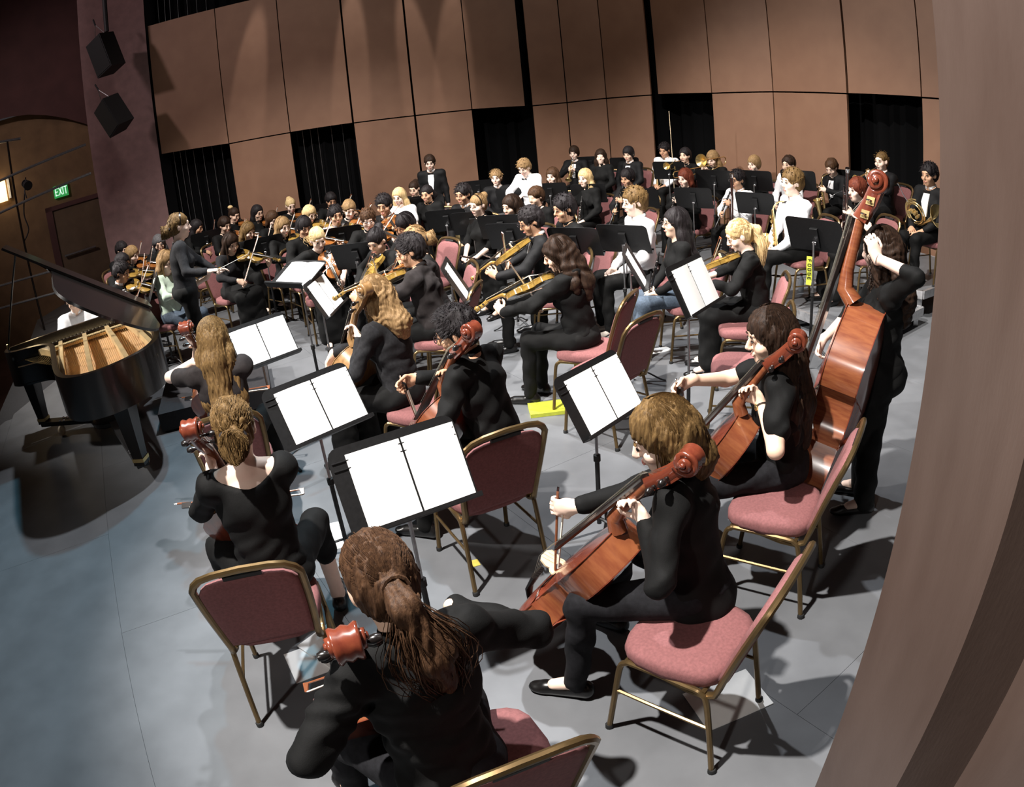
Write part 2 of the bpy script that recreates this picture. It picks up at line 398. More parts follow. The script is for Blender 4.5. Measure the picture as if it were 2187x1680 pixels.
# thin rigging cords that catch the light in front of the drape in the open bays
for (i0, ts) in ((0, (.12, .22, .3, .42, .56, .7, .84)), (2, (.15, .28, .4, .62, .8))):
    a, b = Vector(SHELL[i0][:2]), Vector(SHELL[i0+1][:2]); d = (b-a).normalized(); n = Vector((-d.y, d.x))
    for t in ts:
        p = a.lerp(b, t)+n*.30; MB().tube([(p.x, p.y, 0), (p.x, p.y, 8.0)], .005, 5).build('cord', M['steel'], wall)
# near pilaster at the right with a stepped return
near = MB().prism([(.882, 1.160), (.885, .800), (1.06, .742), (1.06, -2.5), (3.6, -2.5), (3.6, 1.30)], 0, 7.0)
struct('wall_right', near, M['nearwall'])
# proscenium on the far left
struct('wall_proscenium', MB().prism([(-6.80, 13.60), (-7.70, 13.10), (-7.78, 13.0), (-8.06, 12.84), (-9.4, 15.2), (-7.9, 16.3)], -1.05, 9), M['mauve'])
struct('trim_1', MB().prism([(-6.60, 13.72), (-6.78, 13.60), (-6.86, 13.75), (-6.66, 13.86)], 0, 9), M['drape'])
# side wall of the auditorium with the exit door
a, b = Vector((-12.6, 12.6)), Vector((-8.6, 16.1))
d = (b-a).normalized(); n = Vector((d.y, -d.x))
def hw(t, z, o=0): p = a+d*t+n*o; return (p.x, p.y, z)
LW = (b-a).length
house = struct('wall_left', MB().add([hw(-6, -1.05), hw(LW, -1.05), hw(LW, 4.6), hw(-6, 4.6)], [(0, 1, 2, 3)]), M['tan'])
# curved maroon soffit over the tan wall
v = []; f = []
for i in range(25):
    t = -6+(LW+6)*i/24; z = max(4.62-.13*(t-1.6)**2, 2.6)
    v += [hw(t, z, .25), hw(t, 9, .25)]
for i in range(24): f.append((2*i, 2*i+2, 2*i+3, 2*i+1))
struct('wall_upper', MB().add(v, f), M['maroon'])
struct('ceiling', MB().prism([(-30, -6), (16, -6), (16, 22), (-30, 22)], 9.0, 9.2), M['maroon'])
def on_house(px0, px1, z0, z1, o0, o1, name, m, kind='structure', parent=None):
    q = [hw(t, z, o) for t in (px0, px1) for z in (z0, z1) for o in (o0, o1)]
    ob = MB().add(q, [(0, 2, 3, 1), (4, 5, 7, 6), (0, 1, 5, 4), (2, 6, 7, 3), (0, 4, 6, 2), (1, 3, 7, 5)]).build(name, m, parent, smooth=False)
    if kind and parent is None: ob['kind'] = kind
    return ob
door = on_house(2.76, 4.06, -.5, 2.02, .0, .06, 'door_1', M['darkdoor'])
on_house(2.58, 2.75, -.5, 2.14, .0, .10, 'door_frame', M['maroon'], parent=door)
on_house(2.58, 4.12, 2.03, 2.14, .0, .10, 'door_frame', M['maroon'], parent=door)
MB().tube([hw(2.85, .86, .14), hw(3.70, .86, .14)], .03, 8).build('push_bar', M['steel'], door)
for t in (2.88, 3.66): MB().tube([hw(t, .86, .06), hw(t, .86, .14)], .02, 6).build('bar_bracket', M['steel'], door)
# exit sign
ex = empty('exit_sign', None, 'lit green EXIT sign on the brown wall above the door', 'sign')
on_house(2.88, 3.26, 2.30, 2.60, .02, .08, 'sign_box', mat('exit_green', (40, 150, 70), .5, emit=((60, 170, 90), .55)), parent=ex)
wht = mat('exit_letter', (230, 250, 240), .5, emit=((205, 245, 225), .9))
def stroke(x0, z0, x1, z1, w=.028):
    p0, p1 = Vector((x0, z0)), Vector((x1, z1)); e = (p1-p0).normalized()*.5*w; q = Vector((-e.y, e.x)); c = [p0-e-q, p1+e-q, p1+e+q, p0-e+q]
    v = [hw(c_.x, c_.y, .080) for c_ in c]+[hw(c_.x, c_.y, .088) for c_ in c]
    return v, [(3, 2, 1, 0), (4, 5, 6, 7), (0, 1, 5, 4), (1, 2, 6, 5), (2, 3, 7, 6), (3, 0, 4, 7)]
x = 2.925
for ch in 'EXIT':
    g = {'E': [(0, 0, 0, .17), (0, .17, .06, .17), (0, .085, .05, .085), (0, 0, .06, 0)], 'X': [(0, 0, .07, .17), (0, .17, .07, 0)], 'I': [(0.01, 0, 0.01, .17)], 'T': [(.035, 0, .035, .17), (0, .17, .07, .17)]}[ch]
    mb = MB()
    for q in g: mb.add(*stroke(x+q[0], 2.365+q[1], x+q[2], 2.365+q[3], .022))
    mb.build('letter', wht, ex, smooth=False); x += {'I': .045}.get(ch, .095)
# lighting pipes fixed along the auditorium wall
def pipe(name, pts, r, m, label, cat='pipe', group='lighting pipes beside the stage'):
    return tag(MB().tube(pts, r, 8).build(name, m), label, cat, group)
pipe('lighting_pipe', [(-8.9, 10.17, 2.92), (-7.25, 11.39, 3.14)], .026, M['steel'], 'upper sloping lighting pipe on the auditorium side wall')
pipe('lighting_pipe', [(-9.0, 10.12, 2.34), (-7.23, 11.40, 2.58)], .026, M['steel'], 'lower lighting pipe crossing in front of the exit sign')
pipe('lighting_pipe', [(-8.9, 10.17, 3.70), (-8.28, 10.66, 3.60)], .026, M['steel'], 'short topmost lighting pipe at the left edge')
pipe('pipe_post', [(-8.49, 10.49, 3.64), (-8.48, 10.50, -1.0)], .022, M['chairblack'], 'upright post that carries the lighting pipes')
pipe('hand_rail', [(-9.3, 9.8, 1.10), (-8.0, 10.9, 1.0)], .022, M['steel'], 'upper hand rail of the steps behind the piano', 'railing', 'stair rails behind the piano')
pipe('hand_rail', [(-9.3, 9.8, .70), (-8.0, 10.9, .58)], .022, M['steel'], 'lower hand rail of the steps behind the piano', 'railing', 'stair rails behind the piano')
lf = empty('stage_light', None, 'black stage light clamped to the lower lighting pipe', 'stage light')
MB().lathe([(0, -.16), (.075, -.16), (.085, 0), (.09, .12), (0, .12)], 14, frame((-8.32, 10.70, 2.72), (.75, -.62, -.25), (0, 0, 1)), 'y').build('lamp_body', M['speaker'], lf)
MB().tube([(-8.32, 10.70, 2.86), (-8.34, 10.62, 2.60), (-8.3, 10.6, 2.48)], .014, 6).build('yoke', M['speaker'], lf)
cb = tag(MB().tube(smooth_path([(-8.34, 10.62, 2.6), (-8.42, 10.58, 2.2), (-8.36, 10.56, 1.9), (-8.5, 10.5, 1.7)], 5), .014, 6).build('cable', M['rubber']), 'black cable drooping from the stage light', 'cable')
sc_ = empty('wall_sconce', None, 'lit wall sconce at the left edge of the picture', 'lamp')
on_house(1.30, 1.66, 2.62, 3.12, .03, .14, 'shade', mat('sconce_glass', (255, 230, 180), .4, emit=((255, 214, 150), 2.2)), parent=sc_)
on_house(1.70, 1.76, 2.66, 3.16, .0, .12, 'sconce_bar', M['sole'], parent=sc_)
pl = bpy.data.lights.new('sconce_lamp', 'POINT'); pl.energy = 7; pl.color = (1, .8, .5); pl.shadow_soft_size = .2
po = bpy.data.objects.new('sconce_lamp', pl); COL.objects.link(po); po.location = hw(1.5, 2.9, .5)
# hung loudspeakers
def loud(c, size, rot, label):
    E = empty('loudspeaker', Matrix.Translation(c)@Matrix.Rotation(rot[0], 4, 'Z')@Matrix.Rotation(rot[1], 4, 'X')@Matrix.Rotation(rot[2], 4, 'Y'), label, 'loudspeaker', 'hung loudspeakers')
    w, dp, h = size
    MB().prism([(-w/2, -dp/2), (w/2, -dp/2), (w*.42, dp/2), (-w*.42, dp/2)], -h/2, h/2).build('cabinet', M['speaker'], E, smooth=False)
    MB().box((-w*.46, -dp/2-.012, -h*.47), (w*.46, -dp/2, h*.47)).build('grille', M['rubber'], E, smooth=False)
    for s in (-1, 1): MB().tube([(s*w*.36, 0, h/2), (0, 0, h/2+.34)], .008, 5).build('hanging_cable', M['steel'], E)
    MB().tube([(0, 0, h/2+.32), (0, 0, h/2+.48)], .018, 6).build('shackle', M['speaker'], E)
loud((-7.15, 12.40, 4.92), (.52, .42, .78), (-.35, .10, -.28), 'upper black loudspeaker hung in front of the proscenium')
loud((-7.05, 12.30, 3.62), (.50, .42, .68), (-.45, .22, -.42), 'lower tilted loudspeaker hung below the other one')
tag(MB().tube([(-7.12, 12.45, 5.4), (-7.2, 12.5, 9)], .05, 8).build('hanging_pole', M['speaker']), 'dark pole from which the loudspeakers hang', 'pole')
# risers for the winds on the right
def riser(name, poly, z, label, legs):
    E = empty(name, None, label, 'riser', 'platform risers')
    MB().prism(poly, z-.03, z).build('deck', M['floor'], E, smooth=False)
    n = len(poly)
    for i in range(n):
        a_, b_ = Vector((*poly[i], z-.045)), Vector((*poly[(i+1) % n], z-.045)); MB().tube([a_, b_], .045, 4, flat=(.45, 1.05), up=(0, 0, 1)).build('edge_rail', M['alum'], E, smooth=False)
    for x_, y_ in legs: MB().tube([(x_, y_, z-.05), (x_, y_, 0)], .032, 4, flat=(1, 1)).build('leg', M['alum'], E, smooth=False)
riser('platform_riser', [(3.32, 5.42), (4.50, 6.12), (3.35, 7.75), (2.55, 7.55)], .20, 'low grey riser with aluminium edge under the woodwinds', [(3.36, 5.52), (4.40, 6.12), (2.62, 7.5)])
riser('platform_riser', [(4.62, 6.30), (6.25, 7.1), (5.55, 8.75), (4.75, 8.6), (4.05, 7.0)], .32, 'higher riser at the far right, under the horn player', [(4.62, 6.38), (4.12, 7.0)])
riser('platform_riser', [(2.75, 8.1), (3.4, 7.5), (4.2, 7.35), (4.85, 8.8), (4.5, 10.6), (2.4, 12.6), (.75, 12.6), (.75, 11.4)], .20, 'long low riser at the back, under the brass row', [(2.8, 8.2), (1.0, 11.5)])
pod = empty('podium', place(-2.86, 5.93, 0, 20), 'low dark podium the conductor stands on', 'podium')
MB().box((-.55, -.55, .02), (.55, .55, .19)).build('deck', M['podium'], pod, smooth=False)
for sx in (-1, 1):
    for sy in (-1, 1): MB().box((sx*.48-.04, sy*.48-.04, 0), (sx*.48+.04, sy*.48+.04, .02)).build('foot', M['rubber'], pod, smooth=False)
# grand piano on a transport dolly
KD, AD = Vector((.83, .56, 0)).normalized(), Vector((.56, -.83, 0)).normalized(); PO = Vector((-4.86, 5.27, 0))
# plan frame: k across the keyboard, a toward the tail
def pk(k, a_, z): return PO+KD*k+AD*a_+Vector((0, 0, z))
rimk = [(0, -.02), (.0, .12), (.10, .25), (.30, .33), (.44, .42), (.52, .58), (.54, .85), (.56, 1.2), (.58, 1.55), (.63, 1.82), (.74, 1.98), (.92, 2.05), (1.12, 2.02), (1.34, 1.90), (1.48, 1.70), (1.54, 1.45), (1.55, 1.2), (1.55, -.02)]
rimk = [tuple(p) for p in smooth_path(rimk, 4)]
piano = empty('grand_piano', None, 'black grand piano with raised lid at the left of the stage', 'piano')
ZB, ZT = .68, 1.03
c_k, c_a = .95, .9
out3 = []; n = len(rimk)
nr = []
for i in range(n):
    p, q = Vector(rimk[max(i-1, 0)]), Vector(rimk[min(i+1, n-1)]); t = (q-p).normalized(); nr.append(Vector((t.y, -t.x)))
sgn = 1 if nr[n//2].dot(Vector((c_k, c_a))-Vector(rimk[n//2])) > 0 else -1
v = []; f = []
for i in range(n):
    p = Vector(rimk[i]); q = p+nr[i]*sgn*.05
    v += [pk(p.x, p.y, ZB), pk(p.x, p.y, ZT), pk(q.x, q.y, ZT), pk(q.x, q.y, ZB)]
for i in range(n-1):
    for j in range(4): k2 = (j+1) % 4; f.append((4*i+j, 4*i+k2, 4*(i+1)+k2, 4*(i+1)+j))
f += [(0, 1, 2, 3), tuple(4*(n-1)+j for j in (3, 2, 1, 0))]
MB().add(v, f).build('rim', M['pianoblack'], piano, ang=35)
poly = [(p[0], p[1]) for p in rimk]
def flat(name, poly, z0, z1, m, parent=piano):
    n_ = len(poly); vv = [pk(k, a_, z0) for k, a_ in poly]+[pk(k, a_, z1) for k, a_ in poly]
    return MB().add(vv, [tuple(range(n_)), tuple(range(2*n_-1, n_-1, -1))]+[(i, n_+i, n_+(i+1) % n_, (i+1) % n_) for i in range(n_)]).build(name, m, parent, smooth=False)
shr = [(c_k+(k-c_k)*.97, c_a+(a_-c_a)*.975) for k, a_ in poly]
flat('soundboard', shr, ZT-.16, ZT-.15, M['soundboard']); flat('bottom', shr, ZB, ZB+.02, M['pianoblack'])
# gilded iron plate: border band and struts, over it the strings
flat('iron_plate', [(.05, .02), (1.5, .02), (1.5, .30), (.30, .26), (.05, .12)], ZT-.125, ZT-.10, M['pianogold'])
ring = [(c_k+(k-c_k)*.96, c_a+(a_-c_a)*.965) for k, a_ in poly[6:]]; ring2 = [(c_k+(k-c_k)*.84, c_a+(a_-c_a)*.88) for k, a_ in poly[6:]]
vv = [pk(k, a_, ZT-.10) for k, a_ in ring]+[pk(k, a_, ZT-.10) for k, a_ in ring2]; n_ = len(ring)
MB().add(vv, [(i, i+1, n_+i+1, n_+i) for i in range(n_-1)]).build('plate_border', M['pianogold'], piano, smooth=False)
for (k0, a0, k1, a1) in ((.30, .22, .58, .62), (.62, .24, .66, 1.75), (.88, .24, .90, 1.92), (1.12, .24, 1.22, 1.9), (1.32, .24, 1.46, 1.6)):
    MB().tube([pk(k0, a0, ZT-.085), pk((k0+k1)/2, (a0+a1)/2, ZT-.06), pk(k1, a1, ZT-.085)], .03, 4, flat=(.7, 1.0)).build('plate_strut', M['pianogold'], piano, smooth=False)
st = MB()
for i in range(70):
    t = i/69; k0 = .14+1.3*t; a1 = .45+1.35*min(1, t*1.3)**.8
    st.tube([pk(k0, .2, ZT-.09), pk(min(1.46, k0*.9+.16), a1, ZT-.10)], .0014, 3, caps=False)
o = st.build('strings', M['brass'], piano); o['kind'] = 'stuff'
pn = MB()
for i in range(100):
    pn.lathe([(.004, 0), (.004, .03)], 5, Matrix.Translation(pk(.12+.0135*i, .08+.03*(i % 3), ZT-.10)))
o = pn.build('tuning_pins', M['steel'], piano); o['kind'] = 'stuff'
flat('damper_rail', [(.08, .21), (1.46, .21), (1.46, .25), (.08, .25)], ZT-.08, ZT-.055, M['ebony'])
flat('key_bed', [(0, -.02), (1.55, -.02), (1.55, -.30), (0, -.30)], ZB, ZB+.12, M['pianoblack']); flat('fallboard', [(.04, -.02), (1.51, -.02), (1.51, -.06), (.04, -.06)], ZB+.12, ZT, M['pianoblack'])
for k in (0, 1.50): flat('arm', [(k, -.02), (k+.05, -.02), (k+.05, -.30), (k, -.30)], ZB+.1, ZT-.06, M['pianoblack'])
flat('keys', [(.07, -.06), (1.48, -.06), (1.48, -.22), (.07, -.22)], ZB+.12, ZB+.15, M['sole'])
# raised lid on the bass side hinge, its front flap folded back
ph = math.radians(36)
def lp(k, a_, h=0): w_ = 1.57-k; return pk(1.57-w_*math.cos(ph)+h*math.sin(ph)*1, a_, ZT+.012+w_*math.sin(ph)+h*math.cos(ph))
lidk = [(k-.02 if k < 1 else k, a_) for k, a_ in poly]; lidk[0] = (-.03, .20); lidk = [p for p in lidk if p[1] > .18 or p[0] > 1.2]; lidk[-1] = (1.57, .20)
lidk = [(-.03, .20)]+lidk[1:]
n_ = len(lidk); vv = [lp(k, a_, 0) for k, a_ in lidk]+[lp(k, a_, .022) for k, a_ in lidk]
lid = MB().add(vv, [tuple(range(n_)), tuple(range(2*n_-1, n_-1, -1))]+[(i, n_+i, n_+(i+1) % n_, (i+1) % n_) for i in range(n_)]).build('lid', M['pianoblack'], piano, smooth=False)
lid.data.materials.append(M['lidunder']); lid.data.polygons[0].material_index = 1
q = [(-.04, .19), (1.57, .19), (1.57, .60), (-.04, .60)]
vv = [lp(k, a_, .026) for k, a_ in q]+[lp(k, a_, .048) for k, a_ in q]
MB().add(vv, [(0, 1, 2, 3), (7, 6, 5, 4), (0, 4, 5, 1), (1, 5, 6, 2), (2, 6, 7, 3), (3, 7, 4, 0)]).build('lid_flap', M['pianoblack'], piano, smooth=False)
MB().tube([pk(.03, .04, ZT-.02), lp(.10, .32)], .011, 8).build('prop_stick', M['pianoblack'], piano)
MB().lathe([(0, 0), (.014, 0), (.014, .05), (.008, .055), (0, .055)], 10, Matrix.Translation(pk(.04, .04, ZT))).build('prop_knob', M['brass'], piano)
for i_, (k, a_) in enumerate(((.16, -.16), (1.40, -.16), (1.08, 1.80))):
    base_ = pk(k, a_, 0)
    MB().tube([base_+Vector((0, 0, ZB)), base_+Vector((0, 0, ZB-.06)), base_+Vector((0, 0, .22)), base_+Vector((0, 0, .14))], [.085, .075, .048, .052], 4, flat=(1, 1)).build('leg', M['pianoblack'], piano, smooth=False)
    MB().tube([base_+Vector((0, 0, .20)), base_+Vector((0, 0, .17))], .054, 4, flat=(1, 1)).build('leg_ferrule', M['brass'], piano, smooth=False)
dol = empty('piano_dolly', None, 'black three armed dolly under the grand piano', 'dolly')
hub = pk(.92, .42, 0)
MB().lathe([(0, .10), (.19, .10), (.21, .115), (.21, .15), (.19, .16), (0, .16)], 20, Matrix.Translation(hub)).build('hub', M['standblk'], dol)
for (k, a_) in ((.16, -.16), (1.40, -.16), (1.08, 1.80)):
    e = pk(k, a_, 0); dv = (e-hub).normalized()
    MB().tube([hub+dv*.12+Vector((0, 0, .135)), e+dv*.02+Vector((0, 0, .135))], .055, 4, flat=(1.0, .42), up=(0, 0, 1)).build('arm', M['standblk'], dol, smooth=False)
    for t_ in (.30, .36):
        for sd in (-1, 1): MB().lathe([(0, 0), (.014, 0), (.010, .012), (0, .014)], 8, Matrix.Translation(e-dv*t_*.9+Vector((-dv.y, dv.x, 0))*sd*.035+Vector((0, 0, .158)))).build('bolt', M['chrome'], dol)
    w0 = e-dv*.26+Vector((-dv.y, dv.x, 0))*.05
    MB().lathe([(0, -.02), (.045, -.02), (.055, -.012), (.055, .012), (.045, .02), (0, .02)], 18, Matrix.Translation(w0+Vector((0, 0, .056)))@frame((0, 0, 0), (0, 0, 1), dv)).build('wheel', M['maple'], dol)
# small things lying on the floor
def slab(name, c, w, h, rot, m, label, cat, t=.004, group=None):
    o_ = MB().box((-w/2, -h/2, 0), (w/2, h/2, t)).build(name, m, None, Matrix.Translation(c)@Matrix.Rotation(rot, 4, 'Z'), smooth=False); return tag(o_, label, cat, group)
slab('floor_paper', (-1.06, 2.36, .001), .30, .23, .5, M['paper'], 'white sheets on the floor under the empty front chair', 'paper')
slab('floor_paper', (-1.00, 2.44, .006), .22, .30, .9, M['paper'], 'upper white sheet fanned over the floor sheets', 'paper')
slab('floor_paper', (.78, 1.86, .001), .32, .24, .25, M['paper'], 'glossy sheet lying under the right front chair', 'paper')
slab('floor_paper', (-1.22, 3.42, .001), .22, .30, .3, M['paper'], 'white page on the floor left of the front music stand', 'paper')
slab('floor_paper', (1.42, 6.02, .001), .22, .12, .3, M['paper'], 'small white scrap on the floor behind the empty chair', 'paper')
slab('yellow_folder', (.30, 4.95, .001), .36, .22, .05, M['yellow'], 'yellow green folder on the floor under a chair', 'folder', .03)
slab('tape_mark', (-.30, 3.06, .001), .06, .06, .3, M['tape'], 'small square of yellow tape on the dark floor', 'tape', .002)

# ---------------------------------------------------------------- furniture
CACHE = {}
def thing(kind, builder, mtx, label, cat, group=None, name=None):
    """first call builds, later calls copy the thing and each of its parts"""
    if kind not in CACHE:
        o = builder(); CACHE[kind] = o
    else: o = copy_tree(CACHE[kind])
    o.matrix_world = mtx; tag(o, label, cat, group); return o

def build_chair():
    E = empty('banquet_chair')
    hw = .205                                              # half width of the frame
    def rail(s):
        # inverted U side frame: front leg, top rail, rear leg
        x = s*hw
        p = [(x*1.06, .235, .0), (x*1.02, .212, .24), (x, .195, .385), (x, .17, .42), (x, .13, .43), (x, -.10, .43), (x, -.145, .42), (x, -.17, .385), (x*1.02, -.20, .24), (x*1.06, -.245, .0)]
        return smooth_path(p, 4)
    for s in (-1, 1):
        MB().tube(rail(s), .0125, 8).build('side_frame', M['bronze'], E)
        MB().tube([(s*hw*1.02, .215, .25), (s*hw*1.02, -.205, .25)], .008, 6).build('stretcher', M['bronze'], E)
        for y in (.235, -.245): MB().lathe([(.010, 0), (.017, .001), (.017, .02), (.014, .024)], 10, Matrix.Translation((s*hw*1.06, y, 0))).build('foot_cap', M['rubber'], E)
    for y in (.17, -.15): MB().tube([(-hw, y, .425), (hw, y, .425)], .010, 6).build('cross_bar', M['bronze'], E)
    # upholstered seat with a rounded front
    n = 20; out = []
    for i in range(n):
        a = 2*PI*i/n; c, s = math.cos(a), math.sin(a); q = 3.6
        out.append((.222*math.copysign(abs(c)**(2/q), c)*(1-.05*(s < 0)), .215*math.copysign(abs(s)**(2/q), s)+.01))
    v = []; f = []
    lay = [(.90, .432), (.985, .437), (1.0, .455), (1.0, .478), (.97, .498), (.86, .508), (.6, .513), (.3, .514)]
    for k, z in lay:
        for x, y in out: v.append((x*k, y*k+.01*(1-k), z-.012*max(0, y-.12)/.1*(z > .45)))
    for l in range(len(lay)-1):
        for i in range(n): j = (i+1) % n; f.append((l*n+i, l*n+j, (l+1)*n+j, (l+1)*n+i))
    f.append(tuple(range(n-1, -1, -1))); f.append(tuple((len(lay)-1)*n+i for i in range(n)))
    link('seat', mesh('seat', v, f, M['chairfab']), E)
    # reclined crown back: frame tube, front pad and rear pad, handle slot under the top rail
    def bp(x, t, off=0):                                   # t height along the back, 0 at the seat
        return (x, -.205-.115*t-.03*t*t+off*-1, .46+t*.455)
    def half(t): return .192+.022*math.sin(min(1, t)*PI*.62)
    side = [(-half(t), t) for t in np.linspace(0, .86, 7)]
    top = [(-.196, .93), (-.165, .985), (-.11, 1.015), (0, 1.03)]
    outl = side+top; outl = outl+[(-x, t) for x, t in reversed(outl[:-1])]
    hook = [(-.192, .03, .425), (-.192, -.08, .405), (-.192, -.155, .405), (-.192, -.195, .425)]
    path = hook+[bp(x, t) for x, t in outl]+[(-p[0], p[1], p[2]) for p in reversed(hook)]
    MB().tube(path, .0165, 8, flat=(1, .85)).build('back_frame', M['bronze'], E)
    inn = [(x*.93, .02+t*.90) for x, t in outl]
    for off, nm in ((-.028, 'back_cushion'), (.016, 'back_panel')):
        v = []; f = []; n = len(inn); cx, ct = 0, .48; K = [1, .985, .9, .6, .25]
        Z = [0, .6, .95, 1, 1.02]
        for k, h in zip(K, Z):
            for x, t in inn: v.append(bp(cx+(x-cx)*k, ct+(t-ct)*k, off*h))
        for l in range(len(K)-1):
            for i in range(n): j = (i+1) % n; f.append((l*n+i, l*n+j, (l+1)*n+j, (l+1)*n+i) if off > 0 else (l*n+j, l*n+i, (l+1)*n+i, (l+1)*n+j))
        L = (len(K)-1)*n
        f.append(tuple(L+i for i in range(n)) if off > 0 else tuple(L+i for i in range(n-1, -1, -1)))
        link(nm, mesh(nm, v, f, M['chairfab']), E)
    MB().box((-.075, -.006, -.006), (.075, .006, .006), frame(bp(0, .965), (0, -.35, 1), (0, 1, 0))@Matrix.Diagonal((1, 1.6, 1.9, 1))).build('handle_slot', M['rubber'], E)
    return E
STAND_H = {'low': (.86, 32), 'mid': (.98, 28), 'high': (1.12, 26), 'flat': (1.16, 62), 'steep': (.98, 16), 'tall': (1.02, 30), 'lower': (.94, 32)}
def build_stand(kind):
    """music stand: desk faces local -Y side (toward the player), tilt and height by kind"""
    h, tilt = STAND_H[kind]; wide = .52
    E = empty('music_stand')
    T = Matrix.Translation((0, 0, h))@Matrix.Rotation(math.radians(-tilt), 4, 'X')     # desk plane = local XZ, player at -Y
    w, t, b = wide/2, .19, -.15
    c = .045; poly = [(-w, b), (w, b), (w, t-c)]+[(w-c+c*math.sin(a), t-c+c*math.cos(a)) for a in np.linspace(PI/2, 0, 5)][1:]+[(-w+c-c*math.sin(a), t-c+c*math.cos(a)) for a in np.linspace(0, PI/2, 5)]
    R = Matrix.Rotation(PI/2, 4, 'X')
    MB().prism(poly, -.0015, .0015, T@R).build('desk', M['standblk'], E, smooth=False)
    MB().box((-w, -.055, b-.002), (w, .0, b+.002), T).box((-w, -.055, b), (w, -.051, b+.018), T).build('shelf', M['standblk'], E, smooth=False)
    for z in (t-.055, t-.085): MB().tube([(-w+.01, -.004, z), (w-.01, -.004, z)], .003, 5).add([], []).build('desk_rib', M['standblk'], E, T)
    MB().box((-.035, .002, -.10), (.035, .028, .10), T).build('bracket', M['standblk'], E, smooth=False)
    MB().lathe([(.0, -.02), (.016, -.016), (.018, 0), (.016, .016), (0, .02)], 10, T@Matrix.Translation((0, .045, -.03))@Matrix.Rotation(PI/2, 4, 'Y')).build('tilt_knob', M['chrome'], E)
    y0 = .045
    MB().tube([(0, y0, h-.04), (0, y0, .45)], .0085, 8).build('inner_tube', M['steel'], E)
    MB().tube([(0, y0, .50), (0, y0, .07)], .0135, 10).build('outer_tube', M['standblk'], E)
    MB().lathe([(.015, .47), (.02, .475), (.02, .51), (.012, .515)], 10, Matrix.Translation((0, y0, 0))).build('clutch', M['rubber'], E)
    for k in range(3):
        a = 2*PI*k/3+.5; d = (math.cos(a), math.sin(a))
        MB().tube(smooth_path([(d[0]*.01, y0+d[1]*.01, .105), (d[0]*.10, y0+d[1]*.10, .085), (d[0]*.22, y0+d[1]*.22, .022), (d[0]*.27, y0+d[1]*.27, .009)], 3), .009, 6, flat=(1.2, .8)).build('leg', M['standblk'], E)
    return E
def build_sheets(n):
    def b():
        E = empty('sheet_music')
        for i in range(n):
            x0 = -.222*n/2+i*.226+(.03 if n > 1 else 0); v = []; f = []
            for k in range(7):
                u = k/6; x = x0+.218*u; y = -.004-.010*math.sin(u*PI)*(1 if n > 1 else .6)
                for z in (0, .302): v += [(x, y, z), (x, y-.0012, z)]
            for k in range(6):
                a = k*4; c = a+4
                f += [(a, a+2, c+2, c), (a+1, c+1, c+3, a+3), (a, c, c+1, a+1), (a+2, a+3, c+3, c+2)]
            f += [(0, 1, 3, 2), (24, 26, 27, 25)]
            MB().add(v, f).build('page', M['paper'], E, smooth=False)
        return E
    return b
def stand(x, y, z, face, kind, label, sheets=0, slabel=None, group='music stands'):
    """face = world angle toward the player"""
    m = place(x, y, z, face+180)
    thing('stand_'+kind, lambda: build_stand(kind), m, label, 'music stand', group)
    if sheets:
        h, tilt = STAND_H[kind]
        T = m@Matrix.Translation((0, 0, h))@Matrix.Rotation(math.radians(-tilt), 4, 'X')@Matrix.Translation((0, 0, -.146))
        thing('sheets%d' % sheets, build_sheets(sheets), T, slabel, 'sheet music', 'sheet music on the stands')

